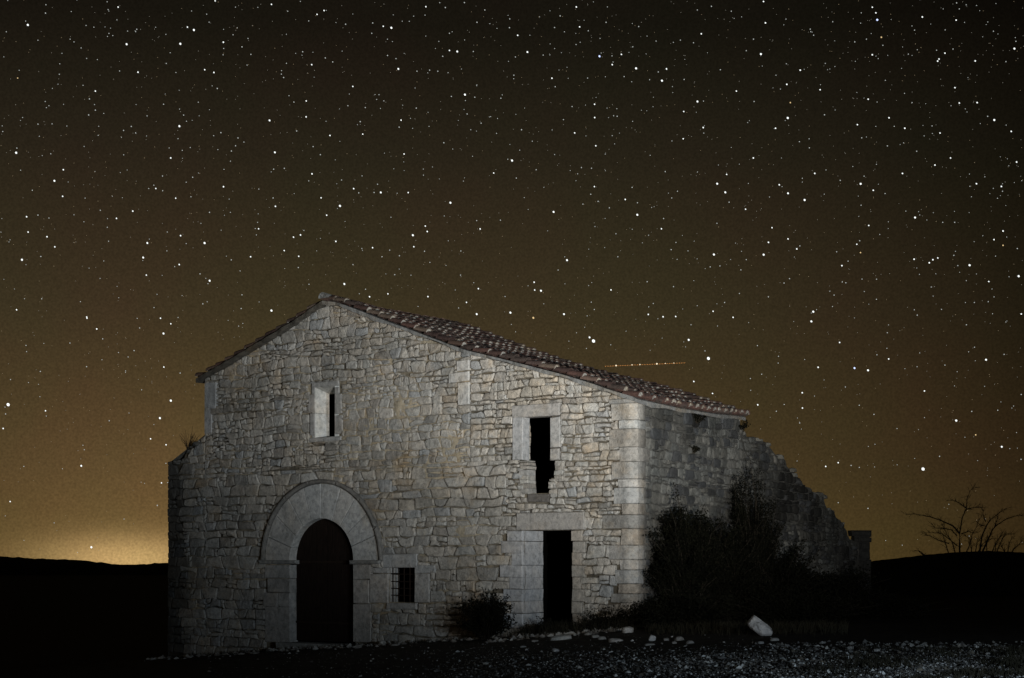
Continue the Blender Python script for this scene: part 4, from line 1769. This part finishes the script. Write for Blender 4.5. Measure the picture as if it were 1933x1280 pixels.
# ------------------------------------------------------------------ stars
D_S = 6000.0
raw = {
 (0, 0): '203,182,5 187,154,2 335,35,2 332,96,3 862,52,4 782,13,2 789,70,2 46,232,2 277,294,2 512,286,2 592,350,2 540,306,2 685,199,2 628,186,2 795,244,2 823,260,2 784,266,2 931,227,2 998,214,3 990,231,2 924,323,5 1316,320,5 1368,198,4 1415,219,5 1570,6,4 1719,52,2 1630,308,4 1766,342,3 1831,397,3 1803,475,2 1628,400,2 1494,509,4 1561,529,4 1242,385,2 1214,463,2 436,466,2 129,570,3o 433,542,2 606,623,2 696,665,4 653,722,3 690,763,2 696,804,3 647,839,3 757,828,2 1007,527,4 873,518,2 1194,761,3 1309,921,5 1340,840,3 1361,885,2 1586,646,3 1447,746,2 958,923,3 990,970,3 902,952,3 277,906,3 380,904,2 488,920,2 20,960,2 123,1081,3 118,1115,5 1612,968,3 1737,1007,3 1780,1037,2 1719,1064,3 1689,1102,3 1590,1092,2 1299,1012,2 1246,1153,4 165,858,2',
 (500, 0): '48,32,4 432,77,4 381,105,4 167,82,2 589,177,3 787,168,3 864,192,4 923,203,5 780,243,3 1175,49,4 1456,19,3 1317,55,3 1605,73,3 1548,163,3 1787,138,3 1785,202,3 1845,258,4 1347,243,3 1086,118,2 320,153,2 276,378,3 441,423,3 495,452,3 342,472,4 895,405,3 957,428,3 974,503,5 1298,411,3 1347,368,4 1404,376,5 1521,376,3 1828,416,3 1916,380,5 1110,520,3 1202,512,3 1262,520,3 1337,531,2 120,541,3 137,566,3 642,631,4 302,737,4 212,745,3 833,691,2 868,736,2 816,726,2 733,785,3 1105,789,3 1361,704,3 1460,691,5 1532,710,3 1722,717,3 1476,832,3 301,853,4 34,879,5 232,956,3 475,989,4 714,979,4 994,877,4 980,928,3 1578,899,3 1873,947,3 73,1112,5 352,1070,3 405,1129,3 1016,1124,4 1306,1042,3 696,888,3 1546,625,2 1817,549,3',
 (1000, 0): '340,51,4 222,116,3 181,201,3 364,196,4 427,225,3 253,232,2 338,325,3 509,411,5b 669,397,4 602,472,4 776,499,5 752,342,3 795,194,3 557,163,3 922,300,3 1099,293,3 1252,247,4 1195,312,3 1223,73,3 1326,46,3 1471,82,3 1706,11,4 1720,167,4 1633,286,3 1687,395,5 1580,370,3 938,525,3 998,503,4 965,589,5 875,582,3 689,559,3 1127,580,3 1391,509,3 162,571,4 186,633,3 422,570,3 473,761,4 474,858,4 309,778,3 246,873,3 328,970,4 482,1064,4 612,845,3 638,849,3 1224,741,5 1268,738,3 1508,665,4 1124,814,4 1266,931,4 1120,1013,4 1632,1153,4 98,402,3 1637,741,3',
 (1433, 0): '46,167,4 826,53,4 852,94,4 862,145,5b 892,272,4o 537,159,3 373,213,3 377,231,3 398,257,3 698,306,3 783,286,3 903,331,3 826,400,4 1191,124,4 1441,21,3 1461,65,3 1438,147,4 1134,220,3 1710,228,3 1863,355,5 1874,302,3 1415,358,3 1356,388,4 1313,431,4 1303,446,4 1295,367,3 1577,445,4 1089,395,3 300,512,4 202,616,4 445,655,4 228,749,4o 209,861,5 120,936,4 477,838,3 717,910,4 796,724,4 948,860,4 1063,936,4 986,922,3 749,1006,3 936,1065,3 1150,1104,3 1320,971,4 1262,919,3 1429,640,4 1461,752,4 1591,749,4 1716,876,5 1668,849,3 1840,959,4 1397,1153,4 367,1079,3 294,1034,3 1116,749,3 1801,450,3 1117,749,2',
 (0, 300): '462,79,4 397,160,5 457,273,4 236,229,3 194,422,4 277,410,3 205,534,4 343,568,4 400,642,4 160,736,5 298,712,3 121,1101,4 304,1021,3 732,375,3 850,434,4 969,381,4 1137,216,4 1187,232,3o 1282,287,4 1075,614,5 1045,720,5 1068,848,4 1318,560,4 1493,614,5 1308,771,4 1530,889,5 1529,390,3 1631,203,4 1887,510,4 1829,714,4 1460,839,3 1124,1085,3 1760,1092,3 633,1154,4 1480,1058,3 1766,992,3 1406,134,3 1186,125,3 1688,737,3 540,408,2 621,286,2 783,499,2 1880,463,2',
 (500, 300): '344,109,4 142,69,3 64,75,3 60,285,3 77,346,4 410,284,4 548,343,5 451,411,4 648,217,4 685,248,3 822,185,3 797,245,3 846,245,5 1046,246,4 1354,320,5 560,154,3 1670,103,4 1804,12,5 1171,490,4 1185,530,4 1080,557,5 1087,641,4 1165,674,3 1204,755,3 1430,672,3 1571,511,4 1719,447,3 1546,450,3 209,571,4 260,555,4 518,602,4 141,669,4 247,711,4 786,648,4 855,714,3 911,666,3 982,707,3 643,771,3 244,793,3 948,845,3 1428,848,3 580,913,5 898,985,4 322,915,3 764,1006,4 735,951,3 1190,1005,4 1558,947,4 1471,1047,4 1546,1133,5 1792,1122,5 48,1107,5 1753,1004,3 1414,1088,3 1835,140,3 708,654,2 762,1047,3',
 (1000, 300): '47,79,3 377,63,3 451,68,3 472,202,4 445,258,3 174,387,5 388,330,3 499,310,3 581,357,3 697,296,4 786,320,3 785,408,5 747,208,3 989,93,3 1078,236,3 1036,285,3 1368,181,5 1437,113,4 1427,244,5 1455,316,3 1575,367,4 1821,189,4 1885,251,5 1768,502,4 1742,609,4 1885,584,4 1707,699,5 1344,698,5 1366,470,3 961,510,4 977,435,3 629,546,3 1032,662,3 1067,610,3 272,739,5 643,714,3 207,811,3 32,900,4 36,957,4 82,962,5 593,956,4 250,1133,5 449,1045,3 471,1099,3 865,1135,4 973,1152,4 1065,1150,4 1338,1112,4 1049,932,3 857,896,3 1317,788,3 1388,781,3 1580,735,3 1541,810,3 1856,906,3 1530,982,3 1742,1007,3 1422,1048,3',
 (1433, 300): '148,189,3 406,106,4 210,251,5 332,300,5 592,157,3 741,182,5 766,126,3 833,229,4 919,253,3 1046,106,4 1283,45,4 1586,181,4 1768,201,4 1776,236,3 1879,23,4 1138,428,5 800,486,4 744,338,3 713,623,4 740,684,4o 734,597,3 604,779,4 649,746,3 566,678,3 297,635,3 275,657,4 1131,732,4 1304,723,4 1268,736,4 1242,758,4 1421,704,3 1536,776,5 1450,779,3 1714,589,4 1780,526,4 1780,631,4o 1884,654,3 1894,856,5 1676,895,4 1913,1132,4 1672,1042,3 1571,1048,3 751,877,3 857,878,3 633,904,3 607,898,3 395,1115,5 1256,935,3 856,1025,3 547,994,3 222,874,3 183,906,3 68,1007,3 1154,1140,3 1331,1098,3 1340,463,3 1427,463,3',
}
stars = []
for (ox, oy), txt in raw.items():
    for tok in txt.split():
        a, b, m = tok.split(',')
        colr = 'w'
        if m[-1] in 'ob':
            colr = m[-1]; m = m[:-1]
        stars.append((ox + float(a) / 3.866, oy + float(b) / 3.866, float(m), colr))
low = '41,437,6 28,484,3 16,557,4 229,468,4 203,270,3 53,311,3 131,139,3 352,127,3 487,56,4 517,106,3 436,246,3 860,30,4 823,79,5 825,248,4 860,417,5 805,505,5 758,609,4 836,639,4 916,637,4 550,518,3 409,745,5 51,925,4 813,831,4 792,944,3 460,1155,5 703,51,3 675,165,3 808,2,4 438,2,4 907,278,3 645,197,2 120,748,2'
for tok in low.split():
    a, b, m = tok.split(',')
    stars.append((float(a) / 2.667, 600 + float(b) / 2.667, float(m), 'w'))
mid = '205,98,4 344,129,5o 530,106,4 686,248,5 710,270,6 697,34,3 714,79,3 1042,107,4 1133,123,4 1209,121,4 1303,171,3 1289,263,5 1409,376,6 1388,330,3 1559,126,4 1707,298,3 1835,363,3 1833,404,3 1320,516,4 1434,589,4 1709,658,4 1733,472,3 1664,498,2 1822,697,3 461,323,3 667,315,2 1870,656,3'
for tok in mid.split():
    a, b, m = tok.split(',')
    colr = 'w'
    if m[-1] in 'ob':
        colr = m[-1]; m = m[:-1]
    stars.append((900 + float(a) / 3.222, 560 + float(b) / 3.222, float(m), colr))
rgt = '263,18,5 405,124,4 297,249,4 480,253,5b 548,264,5 652,207,4 593,186,3 217,377,4 504,440,3 218,454,4 578,486,3 204,529,3 335,748,4 398,729,4 645,75,3 832,368,4 1142,211,5 992,517,5 1090,589,4o 1221,649,5 825,761,6 908,697,3 1318,712,3 1201,465,3 1070,471,3 935,238,3 434,348,3 1233,184,3 548,959,3 398,930,3 463,743,3 504,753,3 1319,386,3 1043,35,3 1084,148,3'
for tok in rgt.split():
    a, b, m = tok.split(',')
    colr = 'w'
    if m[-1] in 'ob':
        colr = m[-1]; m = m[:-1]
    stars.append((1433 + float(a) / 2.666, 600 + float(b) / 2.666, float(m), colr))
# drop doubles
uniq = []
for s in sorted(stars, key=lambda q: -q[2]):
    if all(abs(s[0] - u[0]) + abs(s[1] - u[1]) > 2.5 for u in uniq):
        uniq.append(s)
stars = uniq
outline = [(0, 1045), (316, 1050), (317, 865), (345, 815), (372, 815), (373, 700), (615, 552), (1160, 690), (1405, 770), (1440, 822), (1480, 862), (1560, 930), (1610, 990), (1655, 990), (1656, 1045), (1760, 1035), (1933, 1030)]


def visible(px, py):
    return py < lerp_prof(outline, px) - 3


G_BRI = {'w': glow_mat('starlight', (.93, .97, .95), 1.35), 'b': glow_mat('blue_starlight', (.55, .65, 1.0), 1.7), 'o': glow_mat('orange_starlight', (1.0, .72, .36), .85)}
G_MID = glow_mat('soft_starlight', (.80, .84, .80), .62)
G_DIM = glow_mat('faint_starlight', (.68, .64, .54), .44)
OCT_V = [(1, 0, 0), (-1, 0, 0), (0, 1, 0), (0, -1, 0), (0, 0, 1), (0, 0, -1)]


def ball():
    import bmesh
    bm = bmesh.new()
    bmesh.ops.create_icosphere(bm, subdivisions=1, radius=1)
    v = [tuple(q.co) for q in bm.verts]; f = [tuple(q.index for q in p.verts) for p in bm.faces]
    bm.free()
    return v, f


BV, BF = ball()
PXM = D_S / F


def star_mesh(mat):
    me = bpy.data.meshes.new('star'); me.from_pydata(BV, [], BF); me.materials.append(mat); return me


SM = {k: star_mesh(m) for k, m in G_BRI.items()}
SM['mid'] = star_mesh(G_MID)
rad = {6: 2.9, 5: 1.85, 4: 1.3, 3: 1.05, 2: .9}
named = {(1120, 644): 'brightest star of the close pair just above the roof', (1338, 677): 'very bright star low in the sky right of the roof slope',
         (1743, 885): 'bright white star low over the bare shrub', (15, 764): 'bright star low at the left border',
         (53, 47): 'bright star in the top left corner', (650, 536): 'bright star directly above the roof ridge',
         (1656, 37): 'bluish star high at the upper right', (33, 147): 'orange star near the upper left border'}
stars = [s for s in stars if visible(s[0], s[1])]
stars.sort(key=lambda q: -q[2])
G_WARM = glow_mat('warm_starlight', (.80, .62, .38), .42)
small = MB()
for k, (px, py, m, c) in enumerate(stars):
    pos = Vector(((px - CX) / F * D_S, D_S, EYE + (HY - py) * D_S / F))
    r = rad[int(m)] * PXM * R.uniform(.92, 1.08)
    if k < 300:
        me = SM[c] if (m > 3 or c != 'w') else SM['mid']
        o = bpy.data.objects.new('star', me)
        COL.objects.link(o)
        o.location = pos
        o.scale = (r, r, r * 1.15)
        o.rotation_euler = (0, -.5 if px < 500 else -.8, 0)
        lab = 'small white star in the dark sky above the farmhouse'
        for (ax, ay), l in named.items():
            if abs(ax - px) < 5 and abs(ay - py) < 5:
                lab = l
        if lab[0] == 's' and c == 'o': lab = 'small orange tinted star in the dark sky'
        tag(o, lab, 'star', 'stars in the night sky')
    else:
        small.add([(pos.x + v[0] * r, pos.y + v[1] * r, pos.z + v[2] * r) for v in BV], BF, mi=0)
RF = random.Random(77)
for k in range(7000):
    px, py = RF.uniform(-300, 2230), RF.uniform(-350, 1045)
    dens = .35 + .65 * min(1, max(0, (1000 - py) / 900)) * (.6 + .4 * min(1, max(0, px / 1500)))
    if RF.random() > dens or (0 < px < 1933 and not visible(px, py)):
        continue
    pos = Vector(((px - CX) / F * D_S, D_S, EYE + (HY - py) * D_S / F))
    mm = RF.random()
    r = (.5 + .45 * mm ** 4) * PXM
    small.add([(pos.x + v[0] * r, pos.y + v[1] * r, pos.z + v[2] * r) for v in BV], BF, mi=(2 if RF.random() < .3 else 1) if mm < .76 else 0)
o = small.build('faint_stars', [G_MID, G_DIM, G_WARM])
tag(o, 'countless faint stars filling the night sky', 'stars', kind='stuff')

# lights of an aircraft strung along its path, low over the roof
trail = MB()
GO = glow_mat('orange_navigation_light', (1.0, .42, .12), .95)
GY = glow_mat('strobe_light', (1.0, .85, .6), 1.2)
D_A = 5000.0
px = 1143.0
i = 0
strobes = {1163: 1.6, 1193: 1.1, 1208: 1.2, 1240: 1.7, 1256: .9, 1272: .9}
while px < 1294:
    py = 691.5 - (px - 1143) * 6.5 / 150
    pos = Vector(((px - CX) / F * D_A, D_A, EYE + (HY - py) * D_A / F))
    r = (.6 if i % 3 == 0 else .32) * D_A / F
    trail.add([(pos.x + v[0] * r, pos.y + v[1] * r, pos.z + v[2] * r) for v in BV], BF, mi=0)
    px += 1.55; i += 1
for sx, rr in strobes.items():
    py = 691 - (sx - 1143) * 6.5 / 150
    pos = Vector(((sx - CX) / F * D_A, D_A, EYE + (HY - py) * D_A / F))
    r = rr * D_A / F
    trail.add([(pos.x + v[0] * r, pos.y + v[1] * r, pos.z + v[2] * r) for v in BV], BF, mi=1)
o = trail.build('aircraft_lights', [GO, GY])
tag(o, 'string of tiny orange aircraft lights low in the sky beside the roof', 'aircraft lights')
